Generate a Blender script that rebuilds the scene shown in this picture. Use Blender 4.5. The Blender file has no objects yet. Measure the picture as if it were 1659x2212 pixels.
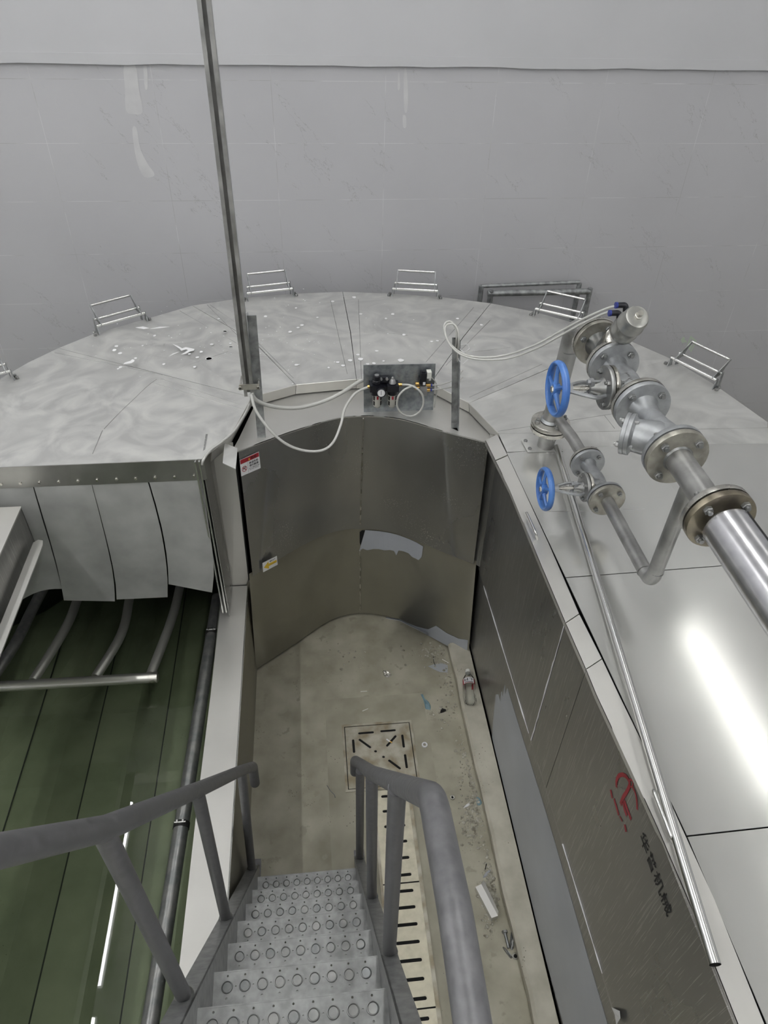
import bpy, bmesh, math, random
from mathutils import Vector, Matrix
from mathutils.bvhtree import BVHTree
random.seed(7)
SC = bpy.context.scene
COL = SC.collection
# ------------------------------------------------------------------ camera, world, light, exposure
W, H, F = 1659.0, 2212.0, 1534.0
EYE = Vector((0, 0, 3.2))
_d = Vector((775 - W/2, 2900 - H/2, F)).normalized()
_dx = 629 - W/2
_yv = Vector((_dx, -(_d.x*_dx + _d.z*F)/_d.y, F)).normalized()
_up = -_d
_xv = _yv.cross(_up)
RM = Matrix((_xv, _yv, _up))            # rows: world axes seen from the camera
cam = bpy.data.cameras.new('camera'); cam.sensor_width = 36.0; cam.lens = F/H*36.0
cam.clip_start = 0.02; cam.clip_end = 60
co = bpy.data.objects.new('camera', cam); COL.objects.link(co)
r0 = RM @ Vector((1, 0, 0)); r1 = RM @ Vector((0, -1, 0)); r2 = RM @ Vector((0, 0, -1))
co.matrix_world = Matrix(((r0.x, r1.x, r2.x, EYE.x), (r0.y, r1.y, r2.y, EYE.y), (r0.z, r1.z, r2.z, EYE.z), (0, 0, 0, 1)))
SC.camera = co
wd = bpy.data.worlds.new('world'); SC.world = wd; wd.use_nodes = True
wd.node_tree.nodes['Background'].inputs[0].default_value = (0.75, 0.77, 0.8, 1)
wd.node_tree.nodes['Background'].inputs[1].default_value = 0.3
SC.view_settings.view_transform = 'Standard'; SC.view_settings.look = 'None'
SC.view_settings.gamma = 1.0; SC.view_settings.exposure = 0.16
SC.cycles.use_denoising = True
SC.cycles.max_bounces = 10; SC.cycles.transparent_max_bounces = 16
SC.cycles.caustics_reflective = False; SC.cycles.caustics_refractive = False
SC.cycles.sample_clamp_indirect = 6.0
CEIL = 4.9
TUBE_POWER = 46.0

def ray(px, py): return (RM @ Vector((px - W/2, py - H/2, F))).normalized()
def U(px, py, x=None, y=None, z=None):
    r = ray(px, py)
    if z is not None: t = (z - EYE.z)/r.z
    elif y is not None: t = (y - EYE.y)/r.y
    else: t = (x - EYE.x)/r.x
    return EYE + t*r

# ------------------------------------------------------------------ materials
def lin(c): return tuple((v/12.92 if v <= .04045 else ((v+.055)/1.055)**2.4) for v in c)
def mat(name, c1, c2=None, metal=0.0, rough=0.5, rough2=None, scale=6.0, stretch=(1,1,1), bump=0.0, detail=6.0,
        contrast=(0.35, 0.65), spec=0.5, coat=0.0, aniso=0.0, distort=0.0, spots=None, streak=None):
    m = bpy.data.materials.new(name); m.use_nodes = True
    nt = m.node_tree; N = nt.nodes; L = nt.links; b = N['Principled BSDF']
    b.inputs['Metallic'].default_value = metal; b.inputs['Roughness'].default_value = rough
    b.inputs['Specular IOR Level'].default_value = spec; b.inputs['Coat Weight'].default_value = coat
    b.inputs['Anisotropic'].default_value = aniso
    if aniso:
        tg = N.new('ShaderNodeTangent'); tg.direction_type = 'RADIAL'; tg.axis = 'Z'
        L.new(tg.outputs[0], b.inputs['Tangent']); b.inputs['Anisotropic Rotation'].default_value = 0
    c1 = lin(c1); c2l = lin(c2) if c2 else c1
    b.inputs['Base Color'].default_value = (*c1, 1)
    tc = N.new('ShaderNodeTexCoord'); mp = N.new('ShaderNodeMapping'); mp.inputs['Scale'].default_value = stretch
    geo = N.new('ShaderNodeNewGeometry')
    L.new(geo.outputs['Position'], mp.inputs['Vector'])
    nz = N.new('ShaderNodeTexNoise'); nz.inputs['Scale'].default_value = scale; nz.inputs['Detail'].default_value = detail
    nz.inputs['Distortion'].default_value = distort
    L.new(mp.outputs[0], nz.inputs['Vector'])
    mr = N.new('ShaderNodeMapRange'); mr.inputs['From Min'].default_value = contrast[0]; mr.inputs['From Max'].default_value = contrast[1]
    L.new(nz.outputs['Fac'], mr.inputs['Value'])
    col = None
    if c2:
        mx = N.new('ShaderNodeMix'); mx.data_type = 'RGBA'
        mx.inputs['A'].default_value = (*c1, 1); mx.inputs['B'].default_value = (*c2l, 1)
        L.new(mr.outputs[0], mx.inputs['Factor']); col = mx.outputs['Result']
    def add_layer(fac, color, rgh=None):
        nonlocal col
        mx = N.new('ShaderNodeMix'); mx.data_type = 'RGBA'
        if col is None: mx.inputs['A'].default_value = (*c1, 1)
        else: L.new(col, mx.inputs['A'])
        mx.inputs['B'].default_value = (*lin(color), 1); L.new(fac, mx.inputs['Factor']); col = mx.outputs['Result']
    if streak:      # (scale, stretch, threshold, colour)
        mp2 = N.new('ShaderNodeMapping'); mp2.inputs['Scale'].default_value = streak[1]
        if len(streak) > 4: mp2.vector_type = 'TEXTURE'; mp2.inputs['Rotation'].default_value = streak[4]; mp2.inputs['Scale'].default_value = tuple(1/s for s in streak[1])
        L.new(geo.outputs['Position'], mp2.inputs['Vector'])
        n2 = N.new('ShaderNodeTexNoise'); n2.inputs['Scale'].default_value = streak[0]; n2.inputs['Detail'].default_value = 3
        L.new(mp2.outputs[0], n2.inputs['Vector'])
        m2 = N.new('ShaderNodeMapRange'); m2.inputs['From Min'].default_value = streak[2]; m2.inputs['From Max'].default_value = streak[2]+.05
        L.new(n2.outputs['Fac'], m2.inputs['Value']); add_layer(m2.outputs[0], streak[3])
    if spots:       # (voronoi scale, radius, colour, mask noise scale, mask threshold)
        vo = N.new('ShaderNodeTexVoronoi'); vo.inputs['Scale'].default_value = spots[0]
        L.new(geo.outputs['Position'], vo.inputs['Vector'])
        n3 = N.new('ShaderNodeTexNoise'); n3.inputs['Scale'].default_value = spots[3]; n3.inputs['Detail'].default_value = 2
        L.new(geo.outputs['Position'], n3.inputs['Vector'])
        m3 = N.new('ShaderNodeMapRange'); m3.inputs['From Min'].default_value = spots[4]; m3.inputs['From Max'].default_value = spots[4]+.25
        m3.inputs['To Max'].default_value = spots[1]; L.new(n3.outputs['Fac'], m3.inputs['Value'])
        ls = N.new('ShaderNodeMath'); ls.operation = 'LESS_THAN'; L.new(vo.outputs['Distance'], ls.inputs[0]); L.new(m3.outputs[0], ls.inputs[1])
        add_layer(ls.outputs[0], spots[2])
    if col is not None: L.new(col, b.inputs['Base Color'])
    if rough2 is not None:
        mr2 = N.new('ShaderNodeMapRange'); mr2.inputs['From Min'].default_value = contrast[0]; mr2.inputs['From Max'].default_value = contrast[1]
        mr2.inputs['To Min'].default_value = rough; mr2.inputs['To Max'].default_value = rough2
        L.new(nz.outputs['Fac'], mr2.inputs['Value']); L.new(mr2.outputs[0], b.inputs['Roughness'])
    if bump:
        bp = N.new('ShaderNodeBump'); bp.inputs['Strength'].default_value = bump; bp.inputs['Distance'].default_value = 0.01
        L.new(nz.outputs['Fac'], bp.inputs['Height']); L.new(bp.outputs[0], b.inputs['Normal'])
    return m
def emit(name, col, s):
    m = bpy.data.materials.new(name); m.use_nodes = True; b = m.node_tree.nodes['Principled BSDF']
    b.inputs['Base Color'].default_value = (.8, .8, .8, 1)
    b.inputs['Emission Color'].default_value = (*col, 1); b.inputs['Emission Strength'].default_value = s
    return m
M = {}
M['cover'] = mat('brushed_steel_cover', (.80,.80,.785), (.875,.875,.86), metal=.6, rough=.30, rough2=.46, scale=4.0, stretch=(1,1,1), detail=10, distort=2.2, bump=.02)
M['cover_flat'] = mat('satin_steel_cover', (.83,.83,.815), (.86,.86,.845), metal=.68, rough=.15, rough2=.20, scale=1.5, detail=2, bump=.004)
M['cover_spot'] = mat('dull_steel_cover', (.77,.77,.76), (.86,.86,.845), metal=.55, rough=.34, rough2=.52, scale=4.2, detail=10, distort=2.6, bump=.02)
M['cap'] = mat('satin_steel', (.80,.795,.775), (.86,.855,.835), metal=.7, rough=.36, rough2=.46, scale=2, detail=5)
M['panel'] = mat('dull_steel_sheet', (.60,.60,.59), (.68,.68,.67), metal=.85, rough=.26, rough2=.34, scale=2.2, detail=7, stretch=(1,1,.5), bump=.01, aniso=.9,
                 spots=(110, .30, (.88,.88,.86), 3.5, .44))
M['panel_low'] = mat('dirty_steel_sheet', (.585,.575,.53), (.66,.65,.595), metal=.7, rough=.38, rough2=.5, scale=3, detail=8, stretch=(1,1,.6), bump=.02, aniso=.7)
M['side'] = mat('scratched_steel_sheet', (.56,.56,.55), (.63,.625,.61), metal=.8, rough=.26, rough2=.38, scale=3, detail=8, stretch=(1,1,.5), bump=.02,
                streak=(12, (1, 34, .55), .60, (.73,.73,.715)), aniso=.5)
M['fascia'] = mat('worn_fascia_steel', (.58,.58,.565), (.67,.67,.65), metal=.85, rough=.28, rough2=.40, scale=5, detail=8, bump=.02)
M['film'] = mat('blue_protective_film', (.645,.66,.68), (.69,.705,.725), rough=.34, scale=3, bump=.02)
M['galv'] = mat('galvanised_steel', (.52,.53,.53), (.70,.71,.71), metal=.7, rough=.42, rough2=.55, scale=26, detail=3)
M['plate'] = mat('galvanised_sheet', (.48,.50,.52), (.64,.66,.67), metal=.7, rough=.35, rough2=.5, scale=34, detail=4)
M['flap'] = mat('matt_curtain_sheet', (.60,.605,.59), (.69,.695,.68), metal=.25, rough=.5, scale=6, detail=7)
M['polish'] = mat('polished_steel', (.86,.86,.85), metal=1, rough=.23)
M['rack'] = mat('brushed_tube_steel', (.80,.80,.77), metal=.8, rough=.3)
M['pipe'] = mat('dull_steel_pipe', (.56,.56,.55), (.70,.70,.69), metal=.75, rough=.36, rough2=.5, scale=14, detail=6)
M['flange'] = mat('machined_steel', (.74,.73,.70), (.84,.83,.80), metal=.95, rough=.22, rough2=.34, scale=20)
M['flange_face'] = mat('stained_flange_face', (.50,.49,.46), (.66,.65,.61), metal=.7, rough=.38, scale=22)
M['actu'] = mat('dull_actuator_steel', (.60,.60,.58), (.70,.70,.68), metal=.8, rough=.34, scale=20)
M['cast'] = mat('silver_cast_steel', (.60,.61,.615), (.68,.69,.695), metal=.6, rough=.42, scale=30, bump=.08)
M['cast_dark'] = mat('dark_cast_steel', (.50,.51,.51), (.60,.60,.59), metal=.75, rough=.36, scale=24, bump=.05)
M['rust'] = mat('heat_tinted_flange', (.42,.395,.35), (.56,.53,.46), metal=.8, rough=.36, scale=14)
M['blue'] = mat('blue_paint', (.25,.42,.69), (.32,.50,.76), rough=.32, scale=18, detail=4, spots=(70, .22, (.62,.70,.82), 9, .5))
M['black'] = mat('black_plastic', (.09,.095,.12), rough=.35)
M['blueplastic'] = mat('blue_plastic', (.15,.20,.50), rough=.4)
M['bowl'] = mat('smoky_filter_bowl', (.74,.735,.70), rough=.3)
M['dark'] = mat('painted_dark_void', (.05,.05,.05), rough=.9)  # flat dark colour standing for the depth inside holes and slots
M['gasket'] = mat('black_rubber', (.10,.10,.10), rough=.6)
M['brass'] = mat('brass', (.80,.66,.40), metal=1, rough=.25)
M['alu'] = mat('grey_aluminium', (.62,.62,.62), metal=.5, rough=.4)
M['white'] = mat('white_print', (.88,.88,.88), rough=.4)
M['whiteplastic'] = mat('white_plastic', (.90,.90,.87), rough=.35)
M['red'] = mat('red_print', (.62,.16,.20), rough=.4)
M['redlogo'] = mat('red_stencil', (.56,.17,.20), (.50,.15,.18), rough=.45, scale=60)
M['ink'] = mat('black_print', (.10,.10,.11), rough=.5)
M['yellow'] = mat('yellow_print', (.86,.72,.22), rough=.4)
M['rail'] = mat('grey_painted_steel', (.37,.37,.375), (.43,.43,.435), metal=.35, rough=.42, rough2=.55, scale=60, detail=5)
M['tread'] = mat('grey_galvanised_tread', (.52,.525,.52), (.61,.615,.61), metal=.45, rough=.42, scale=40, detail=6)
M['floor'] = mat('stained_concrete', (.56,.545,.475), (.71,.695,.625), rough=.60, scale=6, detail=14, bump=.2, contrast=(.3,.7), streak=(16, (1,1,1), .62, (.60,.585,.515)),
                 spots=(75, .20, (.42,.41,.36), 4, .48))
M['floor2'] = mat('damp_concrete', (.57,.555,.485), (.67,.655,.585), rough=.6, scale=5, detail=10, bump=.15, spots=(60, .2, (.30,.29,.25), 5, .5))
M['curb'] = mat('rough_concrete_kerb', (.66,.645,.585), (.75,.735,.675), rough=.85, scale=9, detail=10, bump=.35, spots=(80, .25, (.38,.36,.31), 6, .5))
M['grate'] = mat('polished_drain_steel', (.64,.62,.55), (.80,.78,.70), metal=.75, rough=.34, rough2=.5, scale=12, detail=6)
M['sump'] = mat('dirty_drain_steel', (.56,.52,.43), (.72,.705,.65), metal=.4, rough=.45, scale=14, detail=8)
M['dirt'] = mat('brown_silt', (.50,.44,.32), (.58,.52,.39), rough=.9, scale=80, detail=6)
M['gravel'] = mat('grey_rubble', (.50,.485,.43), (.76,.75,.70), rough=.85, scale=40)
M['glove'] = mat('blue_rubber', (.45,.56,.60), (.52,.63,.66), rough=.5, scale=30)
M['paint_wall'] = mat('white_wall_paint', (.765,.768,.775), (.785,.787,.795), rough=.65, scale=1.5, detail=6, bump=.02)
M['ceiling'] = mat('white_ceiling', (.85,.85,.85), rough=.8)
M['smear'] = mat('plaster_smear', (.82,.82,.82), (.78,.78,.785), rough=.6, scale=10)
M['bath'] = mat('green_bath_lining', (.66,.69,.59), (.76,.78,.68), metal=.05, rough=.42, scale=4, detail=8, spots=(70, .14, (.30,.32,.22), 3, .48))
M['bathwall'] = mat('bath_wall_steel', (.50,.52,.48), (.58,.60,.55), metal=.6, rough=.4, scale=4)
M['inner'] = mat('tank_interior_steel', (.30,.31,.31), (.36,.37,.37), metal=.4, rough=.5, scale=3)
M['tube_lamp'] = emit('lamp_tube_light', (1.0, 1.0, 1.0), TUBE_POWER)
M['tube_lamp_dim'] = emit('dimmed_lamp_tube_light', (1.0, 1.0, 1.0), TUBE_POWER*.62)  # emission lowered to even out the light on the tiled wall
M['tube_lamp_low'] = emit('weak_lamp_tube_light', (1.0, 1.0, .97), TUBE_POWER*.26)  # emission lowered further to calm the streak on the right covers
M['lamp_body'] = mat('white_lamp_housing', (.85,.85,.85), rough=.5)
M['exit_light'] = mat('pale_green_painted_light', (.76,.82,.74), rough=.5)
def mat_wall():
    m = mat('grey_wall_tile', (.745,.745,.755), (.765,.765,.775), rough=.34, scale=1.2, detail=5, spec=.4)
    nt = m.node_tree; N = nt.nodes; L = nt.links; b = N['Principled BSDF']
    base = b.inputs['Base Color'].links[0].from_socket
    geo = [n for n in N if n.type == 'NEW_GEOMETRY'][0]
    sp = N.new('ShaderNodeSeparateXYZ'); L.new(geo.outputs['Position'], sp.inputs[0])
    cb = N.new('ShaderNodeCombineXYZ'); L.new(sp.outputs['X'], cb.inputs[0]); L.new(sp.outputs['Z'], cb.inputs[1])
    ad = N.new('ShaderNodeVectorMath'); ad.operation = 'ADD'; ad.inputs[1].default_value = (1.349+6, -2.563+6, 0); L.new(cb.outputs[0], ad.inputs[0])
    br = N.new('ShaderNodeTexBrick'); br.offset = .0; br.inputs['Scale'].default_value = 1; br.inputs['Brick Width'].default_value = .6
    br.inputs['Row Height'].default_value = .2965; br.inputs['Mortar Size'].default_value = .0015; br.inputs['Mortar Smooth'].default_value = .3
    L.new(ad.outputs[0], br.inputs['Vector'])
    n1 = N.new('ShaderNodeTexNoise'); n1.inputs['Scale'].default_value = 5; n1.inputs['Detail'].default_value = 8; L.new(geo.outputs['Position'], n1.inputs['Vector'])
    r1_ = N.new('ShaderNodeMapRange'); r1_.inputs['From Min'].default_value = .42; r1_.inputs['From Max'].default_value = .6; L.new(n1.outputs['Fac'], r1_.inputs['Value'])
    gm = N.new('ShaderNodeMix'); gm.data_type = 'RGBA'; gm.inputs['A'].default_value = (*lin((.825,.825,.83)), 1); gm.inputs['B'].default_value = (*lin((.68,.68,.68)), 1)
    L.new(r1_.outputs[0], gm.inputs['Factor'])
    m1 = N.new('ShaderNodeMix'); m1.data_type = 'RGBA'; L.new(base, m1.inputs['A']); L.new(gm.outputs['Result'], m1.inputs['B']); L.new(br.outputs['Fac'], m1.inputs['Factor'])
    # marble veins: thin level lines of a noise stretched down to the right, kept only where a second noise is high
    mp = N.new('ShaderNodeMapping'); mp.vector_type = 'TEXTURE'; mp.inputs['Rotation'].default_value = (0, .85, 0); mp.inputs['Scale'].default_value = (1.6, 1, .5)
    L.new(geo.outputs['Position'], mp.inputs['Vector'])
    n2 = N.new('ShaderNodeTexNoise'); n2.inputs['Scale'].default_value = 2.6; n2.inputs['Detail'].default_value = 6; n2.inputs['Roughness'].default_value = .62; L.new(mp.outputs[0], n2.inputs['Vector'])
    sb = N.new('ShaderNodeMath'); sb.operation = 'SUBTRACT'; sb.inputs[1].default_value = .5; L.new(n2.outputs['Fac'], sb.inputs[0])
    ab = N.new('ShaderNodeMath'); ab.operation = 'ABSOLUTE'; L.new(sb.outputs[0], ab.inputs[0])
    lt = N.new('ShaderNodeMapRange'); lt.inputs['From Min'].default_value = .0035; lt.inputs['From Max'].default_value = .001; L.new(ab.outputs[0], lt.inputs['Value'])
    n3 = N.new('ShaderNodeTexNoise'); n3.inputs['Scale'].default_value = 3.4; n3.inputs['Detail'].default_value = 1; L.new(mp.outputs[0], n3.inputs['Vector'])
    gt = N.new('ShaderNodeMapRange'); gt.inputs['From Min'].default_value = .53; gt.inputs['From Max'].default_value = .60; gt.inputs['To Max'].default_value = .55; L.new(n3.outputs['Fac'], gt.inputs['Value'])
    ml = N.new('ShaderNodeMath'); ml.operation = 'MULTIPLY'; L.new(lt.outputs[0], ml.inputs[0]); L.new(gt.outputs[0], ml.inputs[1])
    m2 = N.new('ShaderNodeMix'); m2.data_type = 'RGBA'; L.new(m1.outputs['Result'], m2.inputs['A']); m2.inputs['B'].default_value = (*lin((.60,.60,.60)), 1); L.new(ml.outputs[0], m2.inputs['Factor'])
    L.new(m2.outputs['Result'], b.inputs['Base Color'])
    return m
M['tile'] = mat_wall()
def mat_mix(name, tint, ior, rough=0.0, gl=1.0):
    m = bpy.data.materials.new(name); m.use_nodes = True; nt = m.node_tree; N = nt.nodes; L = nt.links
    N.remove(N['Principled BSDF']); out = N['Material Output']
    tr = N.new('ShaderNodeBsdfTransparent'); tr.inputs[0].default_value = (*tint, 1)
    gs = N.new('ShaderNodeBsdfGlossy'); gs.inputs['Roughness'].default_value = rough; gs.inputs[0].default_value = (gl, gl, gl, 1)
    fr = N.new('ShaderNodeFresnel'); fr.inputs['IOR'].default_value = ior
    mx = N.new('ShaderNodeMixShader'); L.new(fr.outputs[0], mx.inputs[0]); L.new(tr.outputs[0], mx.inputs[1]); L.new(gs.outputs[0], mx.inputs[2])
    L.new(mx.outputs[0], out.inputs['Surface'])
    return m
M['water'] = mat_mix('green_water', (.66, .705, .63), 1.42)
M['hose'] = mat_mix('clear_tube', (.90, .91, .91), 1.7, .08)
M['bottle'] = mat_mix('clear_bottle', (.97, .98, .98), 1.22, .08)
M['hose_white'] = mat('milky_tube', (.76,.76,.74), rough=.25, spec=.6)

# ------------------------------------------------------------------ mesh builders
class MB:
    def __init__(s): s.v = []; s.f = []; s.m = []; s.sm = []
    def add(s, vs, fs, mi=0, smooth=False):
        o = len(s.v); s.v += [Vector(v) for v in vs]
        for f in fs: s.f.append([i+o for i in f]); s.m.append(mi); s.sm.append(smooth)
        return s
    def box(s, a, b, mi=0):
        x0,y0,z0 = [min(a[i],b[i]) for i in range(3)]; x1,y1,z1 = [max(a[i],b[i]) for i in range(3)]
        return s.add([(x0,y0,z0),(x1,y0,z0),(x1,y1,z0),(x0,y1,z0),(x0,y0,z1),(x1,y0,z1),(x1,y1,z1),(x0,y1,z1)],
                     [(0,3,2,1),(4,5,6,7),(0,1,5,4),(1,2,6,5),(2,3,7,6),(3,0,4,7)], mi)
    def obox(s, c, ax, ay, az, hx, hy, hz, mi=0):   # oriented box, half sizes
        c = Vector(c); ax = Vector(ax).normalized(); ay = Vector(ay).normalized(); az = Vector(az).normalized()
        vs = [c+ax*sx*hx+ay*sy*hy+az*sz*hz for sz in (-1,1) for sy in (-1,1) for sx in (-1,1)]
        return s.add(vs, [(0,2,3,1),(4,5,7,6),(0,1,5,4),(1,3,7,5),(3,2,6,7),(2,0,4,6)], mi)
    def prism(s, poly, off, mi=0):                  # planar polygon (3D points) pushed by off
        n = len(poly); off = Vector(off); P = [Vector(p) for p in poly]
        s.add(P + [p+off for p in P], [list(range(n))[::-1], list(range(n, 2*n))] + [(i, (i+1) % n, n+(i+1) % n, n+i) for i in range(n)], mi)
        return s
    def lathe(s, prof, o, d, n=24, mi=0, smooth=True, a0=0.0, caps=True):   # prof: (t along d, radius)
        o = Vector(o); d = Vector(d).normalized()
        u = d.orthogonal().normalized() if abs(d.z) > .9 else d.cross(Vector((0,0,1))).normalized()
        w = d.cross(u)
        vs = []
        for t, r in prof:
            for k in range(n):
                a = a0 + 2*math.pi*k/n; vs.append(o + d*t + (u*math.cos(a)+w*math.sin(a))*r)
        fs = []
        for i in range(len(prof)-1):
            for k in range(n):
                k2 = (k+1) % n; fs.append((i*n+k, i*n+k2, (i+1)*n+k2, (i+1)*n+k))
        o_ = len(s.v); s.add(vs, fs, mi, smooth)
        if caps:
            s.f.append([o_+k for k in range(n)][::-1]); s.m.append(mi); s.sm.append(False)
            e = o_+(len(prof)-1)*n; s.f.append([e+k for k in range(n)]); s.m.append(mi); s.sm.append(False)
        return s
    def cyl(s, a, b, r, n=20, mi=0, r2=None):
        a = Vector(a); b = Vector(b); return s.lathe([(0, r), ((b-a).length, r if r2 is None else r2)], a, b-a, n, mi)
    def tube(s, path, r, n=14, mi=0, closed=False, caps=True):
        P = [Vector(p) for p in path]; m = len(P); R = r if isinstance(r, (list, tuple)) else [r]*m
        T = []
        for i in range(m):
            if closed: t = P[(i+1) % m]-P[i-1]
            else: t = P[min(i+1, m-1)]-P[max(i-1, 0)]
            T.append(t.normalized())
        u = T[0].orthogonal().normalized(); vs = []
        for i in range(m):
            u = (u - T[i]*u.dot(T[i])).normalized(); w = T[i].cross(u)
            for k in range(n):
                a = 2*math.pi*k/n; vs.append(P[i] + (u*math.cos(a)+w*math.sin(a))*R[i])
        fs = []
        for i in range(m if closed else m-1):
            j = (i+1) % m
            for k in range(n): fs.append((i*n+k, i*n+(k+1) % n, j*n+(k+1) % n, j*n+k))
        o_ = len(s.v); s.add(vs, fs, mi, True)
        if caps and not closed:
            s.f.append([o_+k for k in range(n)][::-1]); s.m.append(mi); s.sm.append(False)
            e = o_+(m-1)*n; s.f.append([e+k for k in range(n)]); s.m.append(mi); s.sm.append(False)
        return s
    def grid(s, rows, mi=0, smooth=True, thick=None):   # rows of 3D points; thick = offset vector
        n = len(rows[0]); m = len(rows)
        vs = [p for r in rows for p in r]
        fs = [(i*n+j, i*n+j+1, (i+1)*n+j+1, (i+1)*n+j) for i in range(m-1) for j in range(n-1)]
        if thick is not None:
            t = Vector(thick); k = n*m; vs = vs + [Vector(p)+t for p in vs]
            fs += [tuple(x+k for x in f[::-1]) for f in list(fs)]
            bd = [j for j in range(n)] + [i*n+n-1 for i in range(1, m)] + [(m-1)*n+j for j in range(n-2, -1, -1)] + [i*n for i in range(m-2, 0, -1)]
            for a in range(len(bd)):
                b = bd[(a+1) % len(bd)]; fs.append((bd[a], bd[a]+k, b+k, b))
        return s.add(vs, fs, mi, smooth)
def fillet(pts, r, k=7):
    P = [Vector(p) for p in pts]; out = [P[0]]
    for i in range(1, len(P)-1):
        a = (P[i-1]-P[i]).normalized(); b = (P[i+1]-P[i]).normalized(); ang = a.angle(b)
        if ang > 3.05: out.append(P[i]); continue
        d = min(r/math.tan(ang/2), (P[i-1]-P[i]).length*.49, (P[i+1]-P[i]).length*.49)
        p0 = P[i]+a*d; p1 = P[i]+b*d
        for j in range(k+1):
            t = j/k; out.append(p0*(1-t)**2 + P[i]*2*t*(1-t) + p1*t*t)
    out.append(P[-1]); return out
def spline(pts, k=8, closed=False):
    P = [Vector(p) for p in pts]; out = []; n = len(P)
    rng = range(n if closed else n-1)
    g = (lambda i: P[i % n]) if closed else (lambda i: P[max(0, min(n-1, i))])
    for i in rng:
        a, b, c, d = g(i-1), g(i), g(i+1), g(i+2)
        for j in range(k):
            t = j/k
            out.append(.5*((2*b)+(c-a)*t+(2*a-5*b+4*c-d)*t*t+(3*b-3*c+d-a)*t**3))
    if not closed: out.append(P[-1])
    return out
ORG = {}
def obj(name, mb, m, parent=None, origin=None, sharp=False):
    ms = m if isinstance(m, (list, tuple)) else [m]
    if parent is not None: o0 = ORG[parent.name]
    elif origin is not None: o0 = Vector(origin)
    else:
        xs = [v.x for v in mb.v]; ys = [v.y for v in mb.v]; zs = [v.z for v in mb.v]
        o0 = Vector(((min(xs)+max(xs))/2, (min(ys)+max(ys))/2, min(zs)))
    me = bpy.data.meshes.new(name); me.from_pydata([v-o0 for v in mb.v], [], mb.f)
    for x in ms: me.materials.append(M[x])
    me.polygons.foreach_set('material_index', mb.m); me.polygons.foreach_set('use_smooth', mb.sm)
    bm = bmesh.new(); bm.from_mesh(me); bmesh.ops.recalc_face_normals(bm, faces=bm.faces); bm.to_mesh(me); bm.free()
    if any(mb.sm): me.set_sharp_from_angle(angle=math.radians(40))
    me.update()
    o = bpy.data.objects.new(name, me); COL.objects.link(o)
    if parent is not None: o.parent = parent
    else: o.location = o0
    ORG[o.name] = o0
    return o
def thing(name, label, cat, loc, group=None):
    o = bpy.data.objects.new(name, None); COL.objects.link(o); o.location = loc; ORG[o.name] = Vector(loc)
    o.empty_display_size = .05
    return tag(o, label, cat, group)
def tag(o, label, cat, group=None, kind=None):
    o['label'] = label; o['category'] = cat
    if group: o['group'] = group
    if kind: o['kind'] = kind
    return o
def struct(name, mb, m):
    o = obj(name, mb, m); o['kind'] = 'structure'; return o
def hexa(mb, c, d, r, h, mi=0, a0=0.0):      # hexagonal nut or bolt head
    return mb.lathe([(0, r), (h*.85, r), (h, r*.86)], c, d, 6, mi, False, a0)
def cut(o, cutter_mb):
    c = obj('cutter', cutter_mb, 'dark', origin=(0,0,0))
    md = o.modifiers.new('b', 'BOOLEAN'); md.operation = 'DIFFERENCE'; md.object = c; md.solver = 'EXACT'
    bpy.context.view_layer.update()
    me = bpy.data.meshes.new_from_object(o.evaluated_get(bpy.context.evaluated_depsgraph_get()))
    o.modifiers.clear(); o.data = me; bpy.data.objects.remove(c)
def text_pts(body, bold=0.0):
    cu = bpy.data.curves.new('t', 'FONT'); cu.body = body; cu.size = 1; cu.resolution_u = 2; cu.offset = bold
    o = bpy.data.objects.new('t', cu); COL.objects.link(o); bpy.context.view_layer.update()
    me = bpy.data.meshes.new_from_object(o.evaluated_get(bpy.context.evaluated_depsgraph_get()))
    vs = [v.co.copy() for v in me.vertices]; fs = [list(p.vertices) for p in me.polygons]
    bpy.data.objects.remove(o); bpy.data.meshes.remove(me)
    if not vs: return [], []
    x0 = min(v.x for v in vs); x1 = max(v.x for v in vs); y0 = min(v.y for v in vs); y1 = max(v.y for v in vs)
    return [((v.x-x0)/(x1-x0), (v.y-y0)/(y1-y0)) for v in vs], fs
class Quad:     # bilinear patch: corners tl, tr, br, bl and a small normal offset
    def __init__(s, tl, tr, br, bl):
        s.c = [Vector(p) for p in (tl, tr, br, bl)]; s.n = (s.c[1]-s.c[0]).cross(s.c[3]-s.c[0]).normalized()
        if s.n.dot(EYE-s.c[0]) < 0: s.n = -s.n
    def p(s, u, v, off=0):
        tl, tr, br, bl = s.c
        return (bl*(1-u)+br*u)*(1-v)+(tl*(1-u)+tr*u)*v + s.n*off
    def poly(s, mb, pts, off, mi=0): mb.prism([s.p(u, v, off) for u, v in pts], s.n*.0003, mi)
    def text(s, mb, body, u0, v0, u1, v1, off, mi=0, bold=0.0):
        vs, fs = text_pts(body, bold)
        mb.add([s.p(u0+(u1-u0)*a, v0+(v1-v0)*b, off) for a, b in vs], fs, mi)
def lighter(*a): pass

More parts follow.
